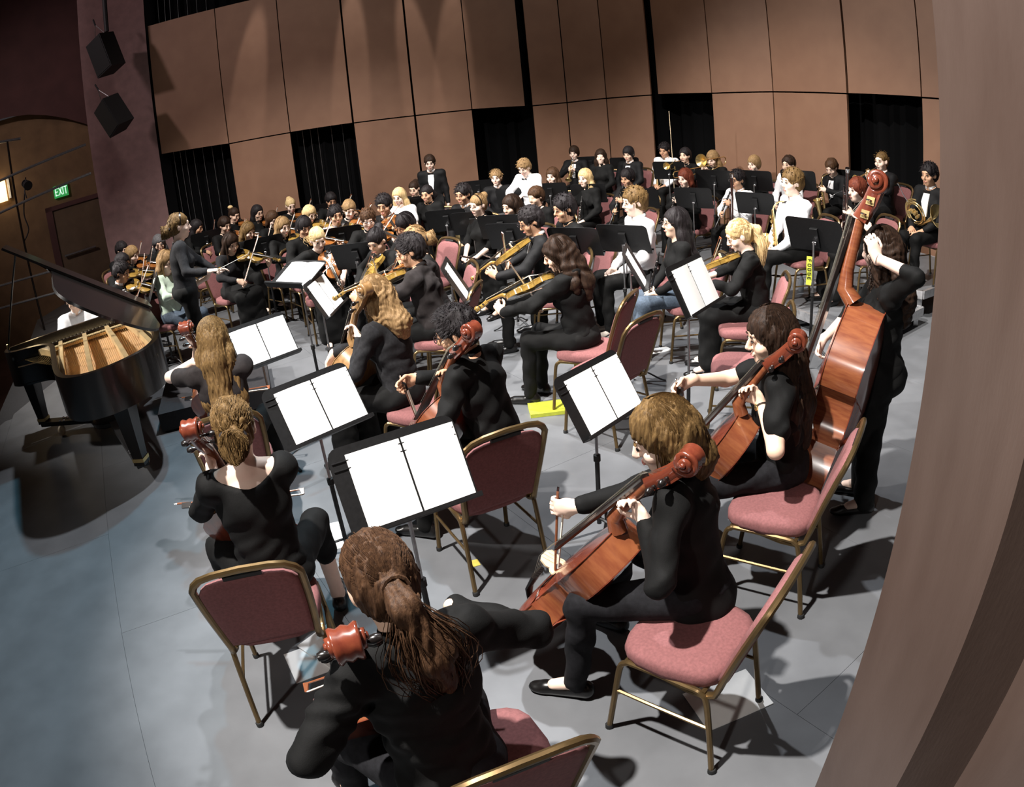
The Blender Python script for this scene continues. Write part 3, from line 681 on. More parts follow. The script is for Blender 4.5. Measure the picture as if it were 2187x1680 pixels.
# ---------------------------------------------------------------- string instruments (local +Y from tail to scroll, +Z out of the top plate)
OUTL = [(0, .0), (.004, .06), (.02, .135), (.055, .21), (.11, .265), (.18, .292), (.25, .287), (.31, .262), (.345, .248), (.362, .240), (.366, .205), (.40, .172), (.45, .158), (.51, .155), (.57, .165), (.61, .188), (.622, .212), (.64, .210), (.68, .226), (.76, .237), (.83, .230), (.90, .196), (.95, .14), (.985, .075), (1.0, .035)]
BASSO = [(0, .0), (.004, .07), (.02, .15), (.055, .225), (.11, .28), (.18, .305), (.25, .295), (.31, .268), (.345, .252), (.362, .245), (.366, .21), (.40, .18), (.45, .168), (.51, .165), (.57, .172), (.60, .19), (.61, .215), (.63, .222), (.66, .232), (.72, .236), (.79, .214), (.86, .165), (.92, .11), (.97, .065), (1.0, .04)]
def build_fiddle(name, L, rib, neck, peg, scr, wood, ribm, outl=OUTL, endpin=0, chin=False, bass=False, detail=1):
    E = empty(name); half = [(y*L, x*L) for y, x in outl]
    ring = [(-x, y) for y, x in half]+[(x, y) for y, x in reversed(half[:-1])][:-1]
    n = len(ring); cx, cy = 0, L*.46; arch = L*.045; ov = L*.008
    # ribs
    v = []; f = []
    for z in (-rib/2, rib/2):
        v += [(x, y, z) for x, y in ring]
    f = [(i, (i+1) % n, n+(i+1) % n, n+i) for i in range(n)]
    MB().add(v, [q[::-1] for q in f]).build('ribs', ribm, E, ang=35)
    for sgn, nm in ((1, 'top_plate'), (-1, 'back_plate')):
        v = []; f = []; K = [(1.0, 0), (1.0, .10), (.97, .16), (.90, .25), (.75, .6), (.5, .88), (.22, 1.0)]
        for k, h in K:
            for x, y in ring:
                g = 1+ov/max(.02, math.hypot(x, y-cy)) if k >= .97 else 1
                v.append((x*k*g, cy+(y-cy)*k*g, sgn*(rib/2+arch*h*1.0)))
        for l in range(len(K)-1):
            for i in range(n): j = (i+1) % n; q = (l*n+i, l*n+j, (l+1)*n+j, (l+1)*n+i); f.append(q[::-1] if sgn > 0 else q)
        c = len(v); v.append((cx, cy, sgn*(rib/2+arch*1.02)))
        for i in range(n): q = ((len(K)-1)*n+i, (len(K)-1)*n+(i+1) % n, c); f.append(q[::-1] if sgn > 0 else q)
        MB().add(v, f).build(nm, wood, E, ang=60)
    zt = rib/2+arch
    # f holes
    for s in (-1, 1):
        p = [(s*L*(.115-.03*math.sin((t-.5)*PI)*1), L*(.36+.19*t), rib/2+arch*(.72+.10*math.sin(t*PI))) for t in np.linspace(0, 1, 9)]
        MB().tube(p, [L*.012, L*.008, L*.007, L*.008, L*.009, L*.008, L*.007, L*.008, L*.012], 6, flat=(1, .5)).build('f_hole', M['ebony'], E)
    # neck, heel and fingerboard
    yn = L+neck; zn = zt+L*.01; zb = zt+L*.095                 # board height over the bridge end
    MB().tube([(0, L-.01*L, rib/2-rib*.1), (0, L+.04*L, zn-.012*L), (0, L+neck*.35, zn+.0*L), (0, yn, zn)], [L*.05, L*.045, L*.036, L*.033], 10, flat=(1, .95)).build('neck', ribm, E)
    fb0 = L*.60
    v = []; f = []
    for y, w, z in ((fb0, L*.060, zb), (L, L*.048, zn+.040*L+(zb-zn)*.25), (yn, L*.036, zn+.036*L)):
        v += [(-w, y, z-.008*L), (-w*.6, y, z+.006*L), (0, y, z+.011*L), (w*.6, y, z+.006*L), (w, y, z-.008*L), (w*.8, y, z-.022*L), (-w*.8, y, z-.022*L)]
    for l in (0, 1):
        for i in range(7): j = (i+1) % 7; f.append((l*7+i, l*7+j, (l+1)*7+j, (l+1)*7+i))
    f += [tuple(range(6, -1, -1)), tuple(14+i for i in range(7))]
    MB().add(v, f).build('fingerboard', M['ebony'], E, ang=50)
    # pegbox (two cheeks and a floor) and scroll
    pw = L*.036; zc = zn-.01*L
    back = [(0, yn-.01*L, zc-.02*L), (0, yn+peg*.5, zc-.055*L), (0, yn+peg, zc-.07*L)]
    pm = MB()
    for s in (-1, 1): pm.tube([(s*pw*.8, yn, zc+.01*L), (s*pw*.78, yn+peg*.5, zc-.022*L), (s*pw*.7, yn+peg, zc-.04*L)], L*.032, 6, flat=(.28, 1.05), up=(0, 0, 1))
    pm.tube(back, L*.03, 8, flat=(1.15, .5)); pm.build('pegbox', wood, E, ang=50)
    R0 = scr; c0 = np.array([0, yn+peg+R0*.55, zc-.045*L+R0*.15]); path = []; rad = []; wid = []
    N = 60
    for i in range(N+1):
        t = i/N; a = -PI*.62+t*PI*4.0; r = R0*(1-.80*t**.8)
        path.append(c0+np.array([0, r*math.sin(a+PI*.0), -r*math.cos(a)])); rad.append(R0*(.30-.14*t)); wid.append(1)
    sm = MB(); sv = []
    v = []; f = []; sec = [(-1, -.5), (-1, .75), (-.8, .95), (-.42, .45), (0, .9), (.42, .45), (.8, .95), (1, .75), (1, -.5), (0, -.75)]; nn = len(sec)
    for i, p in enumerate(path):
        a = path[min(i+1, N)]-path[max(i-1, 0)]; a /= np.linalg.norm(a); nrm = np.cross([1, 0, 0], a); nrm = nrm*(1 if nrm@(p-c0) > 0 else -1); t = i/N; w = R0*(.62+.50*t); h = rad[i]*1.15
        for ca, sa in sec: v.append(p+np.array([1, 0, 0])*ca*w+nrm*sa*h)
    for i in range(N):
        for j in range(nn): k = (j+1) % nn; f.append((i*nn+j, i*nn+k, (i+1)*nn+k, (i+1)*nn+j))
    f += [tuple(range(nn-1, -1, -1)), tuple(N*nn+j for j in range(nn))]
    sm.add(v, f)
    sm.lathe([(0, -R0*1.18), (R0*.20, -R0*1.16), (R0*.24, -R0*1.05), (R0*.24, R0*1.05), (R0*.20, R0*1.16), (0, R0*1.18)], 12, Matrix.Translation(Vector(c0))@Matrix.Rotation(PI/2, 4, 'Y'))
    sm.build('scroll', wood, E, ang=85)
    for k in range(4):
        s = -1 if k % 2 else 1; y = yn+peg*(.18+.2*k); z = zc-.012*L-.03*L*(y-yn)/peg; q = L*.012
        mt = Matrix.Translation((0, y, z))@Matrix.Rotation(s*PI/2, 4, 'Y')
        if bass:
            MB().box((s*pw*.9, y-L*.02, z-L*.02), (s*pw*1.15, y+L*.02, z+L*.02)).build('tuner_plate', M['brass'], E)
            MB().tube([(s*pw, y, z), (s*(pw+.05), y, z)], .005, 8).lathe([(0, -.004), (.016, -.004), (.02, 0), (.016, .004), (0, .004)], 10, Matrix.Translation((s*(pw+.055), y, z))@Matrix.Rotation(PI/2, 4, 'X')).build('tuning_key', M['silver'], E)
        else:
            MB().lathe([(0, -pw*.9), (q*.55, -pw*.9), (q*.6, pw*1.3), (q*.9, pw*1.35), (q*.7, pw*1.5), (q*.9, pw*1.7), (q*1.5, pw*2.1), (q*1.6, pw*2.6), (q*1.1, pw*3.0), (0, pw*3.05)], 10, mt).build('peg', M['ebony'], E)
    # bridge, tailpiece, strings
    yb = L*.44; hb = L*.115; bm = MB()
    poly = [(-.062*L, 0), (-.03*L, .0), (-.022*L, .022*L), (.022*L, .022*L), (.03*L, 0), (.062*L, 0), (.058*L, .02*L), (.046*L, .035*L), (.056*L, .06*L), (.05*L, hb-.018*L), (.02*L, hb), (-.02*L, hb), (-.05*L, hb-.018*L), (-.056*L, .06*L), (-.046*L, .035*L), (-.058*L, .02*L)]
    bm.prism(poly, -.006*L, .006*L, Matrix.Translation((0, yb, zt-arch*.05))@Matrix.Rotation(PI/2, 4, 'X')).build('bridge', M['maple'], E, smooth=False)
    MB().tube([(0, L*.03, zt-arch*.55), (0, L*.12, zt+L*.03), (0, L*.27, zt+L*.055)], [L*.022, L*.04, L*.058], 8, flat=(1, .35)).build('tailpiece', M['ebony'], E)
    for k in range(4):
        x = (k-1.5)
        MB().tube([(x*.018*L, L*.26, zt+L*.06), (x*.024*L, yb, zt+hb+.004*L), (x*.012*L, yn, zn+.055*L), (x*.008*L, yn+peg*(.25+.15*k), zc)], max(.0005, L*.0013), 4).build('string', M['string'], E)
    if chin: MB().lathe([(0, 0), (.03, .0), (.034, .006), (.028, .012), (.012, .009), (0, .008)], 14, Matrix.Translation((-.045, .035, zt-.006))).build('chin_rest', M['ebony'], E)
    if endpin:
        MB().lathe([(0, .02*L), (.028*L, .02*L), (.03*L, -.0), (.018*L, -.03*L), (0, -.03*L)], 12, Matrix.Rotation(-PI/2, 4, 'X')@Matrix.Scale(-1, 4, (0, 0, 1))).build('end_button', M['ebony'], E)
        MB().tube([(0, 0, 0), (0, -endpin, 0)], [.005, .004], 8).build('endpin', M['steel'], E)
    return E
def violin(mtx, label, golden=False, scale=1.0, group='violins and violas'):
    k = 'violin_gold' if golden else 'violin'
    w = M['violingold'] if golden else M['violinwood']
    o = thing(k, lambda: build_fiddle('violin', .356, .032, .13, .072, .019, w, w, chin=True), mtx@Matrix.Scale(scale, 4), label, 'violin', group); return o
def cello(mtx, label, tone='red'):
    w = {'red': M['cellowood'], 'amber': M['tanvarnish']}[tone]; r = {'red': M['cellorib'], 'amber': M['tanvarnish']}[tone]
    return thing('cello_'+tone, lambda: build_fiddle('cello', .755, .118, .27, .165, .046, w, r, endpin=.30), mtx, label, 'cello', 'cellos')
def build_bow(L, heavy=1.0):
    E = empty('bow')
    MB().tube([(0, 0, 0), (0, L*.02, 0), (0, L*.5, -.012*heavy), (0, L*.97, 0), (0, L, .004)], [.0045*heavy, .0045*heavy, .004*heavy, .003*heavy, .0025*heavy], 8).build('stick', M['bowstick'], E)
    MB().box((-.005*heavy, .03, -.024*heavy), (.005*heavy, .085, 0)).build('frog', M['ebony'], E, smooth=False)
    MB().prism([(L*.965, .003), (L*1.0, .003), (L*1.004, -.022*heavy), (L*.99, -.024*heavy)], -.004, .004, Matrix(((0, 0, 1, 0), (1, 0, 0, 0), (0, 1, 0, 0), (0, 0, 0, 1)))).build('tip', M['bowstick'], E, smooth=False)
    MB().box((-.005*heavy, .075, -.0245*heavy), (.005*heavy, L*.99, -.0215*heavy)).build('bow_hair', M['bowhair'], E, smooth=False)
    MB().lathe([(0, -.018), (.005, -.017), (.005, 0), (0, .001)], 8, None, 'y').build('screw', M['silver'], E)
    return E
def bow(mtx, label, kind='violin'):
    L, h = {'violin': (.73, 1), 'cello': (.70, 1.25), 'bass': (.72, 1.5)}[kind]
    return thing('bow_'+kind, lambda: build_bow(L, h), mtx, label, 'bow', 'bows of the string players')

# ---------------------------------------------------------------- wind instruments (local +Y from mouthpiece to bell)
def build_clarinet():
    E = empty('clarinet')
    MB().lathe([(0, 0), (.004, 0), (.011, .075), (.012, .08)], 10, None, 'y').build('mouthpiece', M['blackwood'], E)
    MB().lathe([(.0125, .08), (.0135, .085), (.0135, .13), (.012, .135), (.0125, .56), (.016, .58)], 10, None, 'y').build('body', M['blackwood'], E)
    MB().lathe([(.016, .575), (.02, .61), (.032, .65), (.038, .665), (.034, .667), (0, .64)], 14, None, 'y').build('bell', M['blackwood'], E)
    for y in (.083, .135, .33, .345, .575): MB().lathe([(.0138, y), (.0148, y+.002), (.0148, y+.007), (.0138, y+.009)], 10, None, 'y').build('ring', M['silver'], E)
    k = MB()
    for i in range(9): y = .17+.042*i; k.lathe([(0, .013), (.009, .013), (.009, .017), (0, .018)], 8, Matrix.Translation((.003*(-1)**i, y, 0)))
    for x in (.011, -.011): k.tube([(x, .16, .011), (x, .54, .011)], .0022, 5)
    k.build('keywork', M['silver'], E); return E
def build_flute():
    E = empty('flute')
    MB().lathe([(0, 0), (.0095, 0), (.0095, .66), (0, .66)], 10, None, 'y').build('tube', M['silver'], E)
    MB().lathe([(.012, .0), (.0125, .002), (.0125, .012), (.0095, .013)], 10, None, 'y').build('crown', M['silver'], E)
    MB().box((-.012, .12, .004), (.012, .15, .014)).build('lip_plate', M['silver'], E)
    k = MB()
    for i in range(12): k.lathe([(0, .010), (.008, .010), (.008, .015), (0, .0155)], 8, Matrix.Translation((0, .26+.032*i, 0)))
    k.tube([(.010, .25, .008), (.010, .63, .008)], .002, 5); k.build('keywork', M['silver'], E); return E
def build_trumpet():
    E = empty('trumpet'); b = M['brass']
    MB().lathe([(0, 0), (.013, 0), (.012, .012), (.005, .03), (.005, .09)], 12, None, 'y').build('mouthpiece', M['silver'], E)
    MB().tube([(0, .08, 0), (0, .36, 0)]+[(0, .36+.045*math.sin(a), -.045+.045*math.cos(a)) for a in np.linspace(.3, PI, 8)]+[(0, .30, -.09), (0, .17, -.09)], .006, 8).build('leadpipe', b, E)
    MB().tube([(0, .17, -.09), (0, .12, -.09)]+[(0, .12-.045*math.sin(a), -.045-.045*math.cos(a)) for a in np.linspace(.3, PI, 8)]+[(0, .2, 0.0)], .0062, 8).build('bell_bow', b, E)
    MB().lathe([(.0065, .20), (.008, .30), (.012, .38), (.022, .44), (.045, .475), (.061, .485), (.060, .488), (.03, .465), (0, .42)], 20, Matrix.Translation((.018, 0, -.012)), 'y').build('bell', b, E)
    for i in range(3):
        MB().lathe([(0, -.10), (.010, -.10), (.010, .035), (.006, .037), (.003, .06), (.008, .062), (.008, .066), (0, .067)], 10, Matrix.Translation((0, .20+.026*i, -.02))).build('valve', b, E)
    return E
def build_trombone():
    E = empty('trombone'); b = M['brass']
    MB().tube([(0, 0, 0), (0, .95, 0)]+[(0, .95+.045*math.sin(a), -.045+.045*math.cos(a)) for a in np.linspace(.2, PI, 8)]+[(0, .02, -.09)], .0075, 8).build('slide', b, E)
    MB().lathe([(0, -.05), (.013, -.05), (.012, -.03), (.007, 0)], 10, None, 'y').build('mouthpiece', M['silver'], E)
    MB().tube([(0, .02, -.09), (-.09, .0, -.05), (-.10, -.32, 0)]+[(-.10, -.32-.06*math.sin(a), .06-.06*math.cos(a)) for a in np.linspace(.2, PI, 8)]+[(-.10, 0, .12)], .008, 8).build('tuning_slide', b, E)
    MB().lathe([(.009, 0), (.013, .15), (.022, .25), (.05, .33), (.10, .37), (.099, .375), (.05, .34), (0, .25)], 20, Matrix.Translation((-.10, 0, .12)), 'y').build('bell', b, E)
    for y in (.12, .42): MB().tube([(0, y, 0), (0, y, -.09)], .004, 6).build('brace', M['silver'], E)
    return E
def build_horn():
    E = empty('french_horn'); b = M['brass']
    MB().tube([(.15*math.cos(a)*(1-.018*a), .15*math.sin(a)*(1-.018*a), .012*math.sin(a*1.5)) for a in np.linspace(0, PI*5.4, 90)], .0075, 8).build('coil', b, E)
    MB().tube([(.16*math.cos(a), .16*math.sin(a), -.02) for a in np.linspace(PI*.6, PI*1.9, 22)], [.008+.010*t for t in np.linspace(0, 1, 22)], 10).build('bell_branch', b, E)
    MB().lathe([(.018, 0), (.028, .08), (.05, .15), (.09, .20), (.15, .235), (.149, .24), (.08, .20), (0, .1)], 24, frame((.155, -.04, -.02), (.55, .82, -.15), (0, 0, 1)), 'y').build('bell', b, E)
    for i in range(4): MB().lathe([(0, -.03), (.020, -.03), (.022, 0), (.020, .03), (0, .032)], 12, Matrix.Translation((-.06+.04*i, .03*math.sin(i), .03))).build('rotor', b, E)
    MB().tube([(-.12, .08, .02), (-.2, .16, .05), (-.26, .24, .07)], [.006, .005, .004], 8).lathe([(0, .0), (.012, .0), (.005, .05), (0, .05)], 10, frame((-.29, .28, .085), (.6, -.75, -.3), (0, 0, 1)), 'y').build('mouthpipe', M['silver'], E)
    return E
def build_sax():
    E = empty('saxophone'); b = M['brass']
    MB().tube(smooth_path([(0, 0, 0), (0, .05, .015), (0, .12, .0), (0, .16, -.06)], 4), [.008]*12+[.010], 10).build('neck', b, E)
    MB().lathe([(0, -.06), (.010, -.06), (.011, .03), (0, .03)], 10, None, 'y').build('mouthpiece', M['blackwood'], E)
    MB().tube([(0, .16, -.05), (0, .17, -.3), (0, .18, -.55)]+[(0, .18+.05-.05*math.cos(a), -.55-.05*math.sin(a)) for a in np.linspace(0, PI, 8)], [.012, .018, .024]+[.026]*8, 12).build('body', b, E)
    MB().lathe([(.027, 0), (.034, .12), (.045, .2), (.062, .26), (.061, .265), (.03, .2), (0, .15)], 18, frame((0, .28, -.55), (0, .12, 1), (0, 1, 0)), 'y').build('bell', b, E)
    k = MB()
    for i in range(9): k.lathe([(0, 0), (.014, 0), (.014, .006), (0, .008)], 10, frame((0, .195, -.12-.048*i), (1, 0, 0), (0, 1, 0)))
    k.tube([(.016, .18, -.1), (.016, .19, -.52)], .003, 5); k.build('keywork', b, E); return E
def build_bassoon():
    E = empty('bassoon'); w = M['bassoonwood']
    MB().lathe([(0, -.02), (.03, -.02), (.032, 0), (.026, .45), (.0, .45)], 12, Matrix.Translation((0, 0, 0)), 'y').build('boot_joint', w, E)
    MB().lathe([(0, .44), (.017, .44), (.016, 1.05), (.018, 1.20), (.022, 1.22)], 12, Matrix.Translation((.014, 0, 0)), 'y').build('bass_joint', w, E)
    MB().lathe([(.02, 1.20), (.024, 1.21), (.024, 1.25), (.0, 1.245)], 12, Matrix.Translation((.014, 0, 0)), 'y').build('bell_ring', M['silver'], E)
    MB().lathe([(0, .44), (.012, .44), (.011, .90), (0, .90)], 10, Matrix.Translation((-.018, 0, .004)), 'y').build('wing_joint', w, E)
    MB().tube(smooth_path([(-.018, .90, 0), (-.02, .96, .02), (-.03, .95, .12), (-.04, .88, .20)], 5), [.003]*15+[.002], 8).build('bocal', M['silver'], E)
    k = MB()
    for i in range(12): k.lathe([(0, .02), (.011, .02), (.011, .026), (0, .027)], 8, Matrix.Translation((.01*(-1)**i, .05+.09*i, 0)))
    for x in (.028, -.03): k.tube([(x, .0, .016), (x, 1.0, .012)], .003, 5)
    k.build('keywork', M['silver'], E); return E
WINDS = {'clarinet': build_clarinet, 'flute': build_flute, 'trumpet': build_trumpet, 'trombone': build_trombone, 'horn': build_horn, 'sax': build_sax, 'bassoon': build_bassoon}
CATS = {'horn': 'french horn', 'sax': 'saxophone'}
def wind(kind, mtx, label): return thing('wind_'+kind, WINDS[kind], mtx, label, CATS.get(kind, kind), 'wind instruments')

# ---------------------------------------------------------------- people
def V3(*a): return np.array(a, float)
def unit(v): v = np.array(v, float); return v/max(1e-9, np.linalg.norm(v))
def Rx(a): c, s = math.cos(a), math.sin(a); return np.array([[1, 0, 0], [0, c, -s], [0, s, c]])
def Ry(a): c, s = math.cos(a), math.sin(a); return np.array([[c, 0, s], [0, 1, 0], [-s, 0, c]])
def Rz(a): c, s = math.cos(a), math.sin(a); return np.array([[c, -s, 0], [s, c, 0], [0, 0, 1]])
def ik(S0, T, l1, l2, hint):
    S0, T = np.array(S0, float), np.array(T, float); d = T-S0; D = np.linalg.norm(d)
    if D > (l1+l2)*.995: T = S0+d/D*(l1+l2)*.995; d = T-S0; D = np.linalg.norm(d)
    x = (l1*l1-l2*l2+D*D)/(2*D); h = math.sqrt(max(0, l1*l1-x*x)); e = d/D
    n = np.array(hint, float); n = n-e*(n@e); n = unit(n); return S0+e*x+n*h, T
def hand(F, Wr, d, n, curl, right, s=1.0, k=.006, spread=1.0, thumb=.5):
    d = unit(d); n = np.array(n, float); n = unit(n-d*(n@d)); t = np.cross(d, n)*(1 if right else -1)
    F.ell(Wr+d*.045*s, (.040*s, .052*s, .017*s), .012, np.stack([t, d, n], 1))
    F.cone(Wr-d*.02*s, Wr+d*.02*s, .025*s, .026*s, .015)
    for off, ln, c in ((.029, .070, .9), (.010, .079, 1.0), (-.009, .073, 1.05), (-.027, .057, 1.15)):
        p = Wr+d*.082*s+t*off*s*spread; a = curl*c*.55; r = .0088*s
        for q in range(3):
            dd = d*math.cos(a)+n*math.sin(a); e = p+dd*ln*s*(.45, .32, .25)[q]; F.cone(p, e, r, r*.93, k); p = e; r *= .93; a += curl*c*.75
    p = Wr+d*.022*s+t*.026*s
    a1 = unit(d*.62+t*.6+n*.35); e = p+a1*.042*s; F.cone(p, e, .012*s, .0105*s, .010)
    a2 = unit(d*.75+t*(.45-.7*thumb)+n*(.2+.7*thumb)); e2 = e+a2*.030*s; F.cone(e, e2, .0105*s, .0095*s, .006); F.cone(e2, e2+unit(d*.8+n*.3+t*(-.2*thumb))*.022*s, .0095*s, .008*s, .006)
def head_field(F, H, s, vox):
    def E(c, r, k, sub=False): F.ell(H(c), np.array(r)*s, k, H.R, sub)
    def Cn(a, b, ra, rb, k): F.cone(H(a), H(b), ra*s, rb*s, k)
    E((0, -.012, .032), (.073, .092, .086), .02)
    E((0, .020, -.040), (.058, .066, .078), .03)
    E((0, .060, -.094), (.024, .022, .020), .03)
    for x in (-1, 1):
        E((x*.031, .100, .010), (.017, .013, .011), .012, True)
        E((x*.040, .058, -.030), (.026, .026, .024), .02)
        E((x*.076, -.008, -.008), (.010, .020, .031), .008)
        E((x*.030, .079, .010), (.013, .013, .013), .004)
    E((0, .078, .036), (.046, .014, .011), .02)
    Cn((0, .086, .018), (0, .108, -.024), .008, .0115, .010)
    E((0, .098, -.030), (.017, .012, .009), .008)
    E((0, .086, -.056), (.021, .010, .006), .006); E((0, .084, -.067), (.018, .010, .006), .006)
class Head:
    def __init__(s, C, R, sc): s.C = C; s.R = R; s.s = sc
    def __call__(s, p): return s.C+s.R@(np.array(p, float)*s.s)
    def mat(s, p, sc=(1, 1, 1)):
        m = Matrix.Identity(4)
        for i in range(3):
            for j in range(3): m[i][j] = s.R[i, j]*sc[j]*s.s
        m.translation = Vector(s(p)); return m
def blob(name, r, m, n=10):
    key = ('blob', name, m.name)
    if key not in CACHE:
        v = []; f = []; K = 6
        prof = [(math.sin(PI*i/K), -math.cos(PI*i/K)) for i in range(K+1)]
        mb = MB().lathe([(max(a, .001)*r[0], b*r[2]) for a, b in prof], n, Matrix.Diagonal((1, r[1]/r[0], 1, 1)))
        CACHE[key] = mesh(name, mb.v, mb.f, m)
    return CACHE[key]
def wrinkle(A, ph=0):
    def f(X, Y, Z):
        mk = np.clip(np.sin(9*X+7*Z+ph)+np.sin(11*Z-8*Y+ph*1.7)*.8, 0, 1)
        return (A*.75*mk*np.sin(88*Z+46*X*np.sin(ph)+52*Y+3.2*np.sin(15*X+13*Y+ph))+A*(np.sin(34*Z+14*X+2.2*np.sin(21*Y+ph)+ph)+np.sin(27*X-31*Y+2*np.sin(24*Z+ph*2))*.7+np.sin(58*Z-22*Y+3*np.sin(17*X+ph))*.45)).astype(np.float32)
    return f
VOX = {'near': (.0080, .0110, .0080, .016), 'mid': (.0134, .0190, .0132, .024), 'far': (.0162, .0230, .0155, .028)}
def shoe_mesh(style):
    key = ('shoe', style)
    if key not in CACHE:
        F = Field(.007); F.cone((0, -.055, .035), (0, .12, .028), .036, .034, .02); F.cone((0, -.055, .05), (0, .0, .06), .034, .03, .02); F.ell((0, .15, .024), (.036, .05, .022), .02)
        if style != 'flat': F.cone((0, -.05, .05), (0, -.03, .095), .034, .036, .02)
        else: F.ell((0, .03, .075), (.028, .07, .03), .01, None, True)
        CACHE[key] = F.mesh('shoe', M['shoegrey'] if style == 'canvas' else M['shoeblack'], cut=lambda X, Y, Z: (-Z+.002+0*X+0*Y))
    return CACHE[key]
def sole_mesh():
    if 'sole' not in CACHE:
        mb = MB().prism([(-.032, -.09), (.032, -.09), (.038, -.03), (.036, .06), (.042, .12), (.036, .175), (.012, .20), (-.012, .20), (-.036, .175), (-.042, .12), (-.036, .06), (-.038, -.03)], .0, .022)
        CACHE['sole'] = sharp(mesh('sole', mb.v, mb.f, M['sole']))
    return CACHE['sole']
def hair(E, style, col, H, B, vox, lod, len_=.35):
    """B: torso frame dict"""
    m = M['hair_'+col]; F = Field(vox); s = H.s
    def El(c, r, k=.02, sub=False): F.ell(H(c), np.array(r)*s, k, H.R, sub)
    def Cn(pts, rs, k=.03):
        for i in range(len(pts)-1): F.cone(pts[i], pts[i+1], rs[i]*s, rs[i+1]*s, k)
    tight = style in ('pony', 'bun', 'lowbun', 'crop')
    g = .0 if style == 'crop' else (.006 if tight else .014)
    El((0, -.014, .034), (.076+g, .096+g, .090+g*.9))
    El((0, -.040, -.01), (.070+g, .066+g, .085), .03)
    u, f, r = B['u'], B['f'], B['r']
    back = H((0, -.09, -.10)); down = -u*.6+V3(0, 0, -.4)
    if style in ('long', 'wavy', 'curlylong', 'bob', 'longstraight'):
        L = {'bob': .0}.get(style, len_)
        for x in (-1, 1): Cn([H((x*.070, -.006, .03)), H((x*.080, -.020, -.07)), H((x*.074, -.032, -.115 if style == 'bob' else -.14))], [.028, .028, .022 if style == 'bob' else .034])
        p0 = H((0, -.065, -.02)); p1 = H((0, -.075, -.13)); bo = 0 if style == 'bob' else 1; p2 = p1+down*(L*.5+.01)-f*.05*bo; p3 = p1+down*(L+.02)-f*.06*bo
        Cn([p0, p1, p2, p3], [.075, .075, .07, .045] if style != 'bob' else [.075, .062, .05, .045], .04)
        if L > .1:
            for x in (-1, 1):
                q0 = H((x*.075, -.03, -.10)); q1 = q0+r*x*.02+down*L*.55-f*.03; q2 = q0+r*x*.01+down*L*.95-f*.05; Cn([q0, q1, q2], [.045, .045, .028], .04)
    if style == 'pony':
        p0 = H((0, -.115, .012)); p1 = H((0, -.150, -.03)); p2 = p1+V3(0, 0, -len_*.45)-f*.03+r*B.get('tail', 0)*.5; p3 = p1+V3(0, 0, -len_)-f*.005+r*B.get('tail', 0)
        Cn([p0, p1, p2, p3], [.026, .036, .052, .022], .02)
    if style == 'bun': F.ell(H((0, -.115, .075)), V3(.046, .042, .044)*s, .01)
    if style == 'lowbun': F.ell(H((0, -.125, -.045)), V3(.058, .05, .062)*s, .015)
    El((0, .128, -.048), (.090, .098, .108 if style not in ('bowl', 'bangs') else .088), .010, True)
    if style in ('short', 'crop', 'bowl', 'curly', 'part', 'pony', 'bun', 'lowbun'):
        z = {'bowl': -.185}.get(style, -.165)
        El((0, .04, z), (.13, .15, .105), .01, True)
        if style in ('short', 'crop', 'curly', 'part', 'pony', 'bun', 'lowbun'):
            for x in (-1, 1): El((x*.10, .045, -.03), (.045, .062, .060), .01, True)
    hx, hy, hz = H.C; A = {'near': .0030, 'mid': .002, 'far': .0015}[lod]; ph = hx*7+hy*3
    if style == 'short':
        nz = lambda X, Y, Z: (.0042*(np.sin(62*X+3*np.sin(40*Y+ph))*np.sin(55*Z+2*np.sin(48*X))+.7*np.sin(95*Y+3*np.sin(60*X+ph)))).astype(np.float32)
    elif style in ('curly', 'curlylong', 'lowbun', 'wavy'):
        q = 85 if style != 'wavy' else 45; A2 = {'curly': .007, 'curlylong': .006, 'lowbun': .0045, 'wavy': .007}[style]
        nz = lambda X, Y, Z: (A2*(np.sin(q*X+3*np.sin(q*.5*Z+ph))*np.sin(q*.9*Z+2*np.sin(q*.6*Y))+.6*np.sin(q*1.6*Y+2*np.sin(q*X)))).astype(np.float32)
    else:
        def nz(X, Y, Z):
            a = np.arctan2(X-hx, Y-hy+.02); return (A*(np.sin(a*34+3*np.sin(Z*26+ph))+.7*np.sin(a*61+2.5*np.sin(Z*33)+1))+A*.9*np.sin(Z*40+3*np.sin(a*5))).astype(np.float32)
    o = link('hair', F.mesh('hair', m, noise=nz), E)
    if lod != 'far': strands(o, style, m, H, B, len_, lod)
    if style == 'pony':
        MB().tube([H((.0+.031*math.cos(a), -.128, .006+.031*math.sin(a))) for a in np.linspace(0, 2*PI, 13)], .006*s, 6).build('hair_tie', m if lod == 'near' else M['elastic'], E)
    if style == 'lowbun':
        MB().tube([H((.047*math.cos(a), -.098, -.020+.042*math.sin(a))) for a in np.linspace(0, 2*PI, 15)], .010*s, 6).build('hair_tie', M['elastic'], E)
    return o
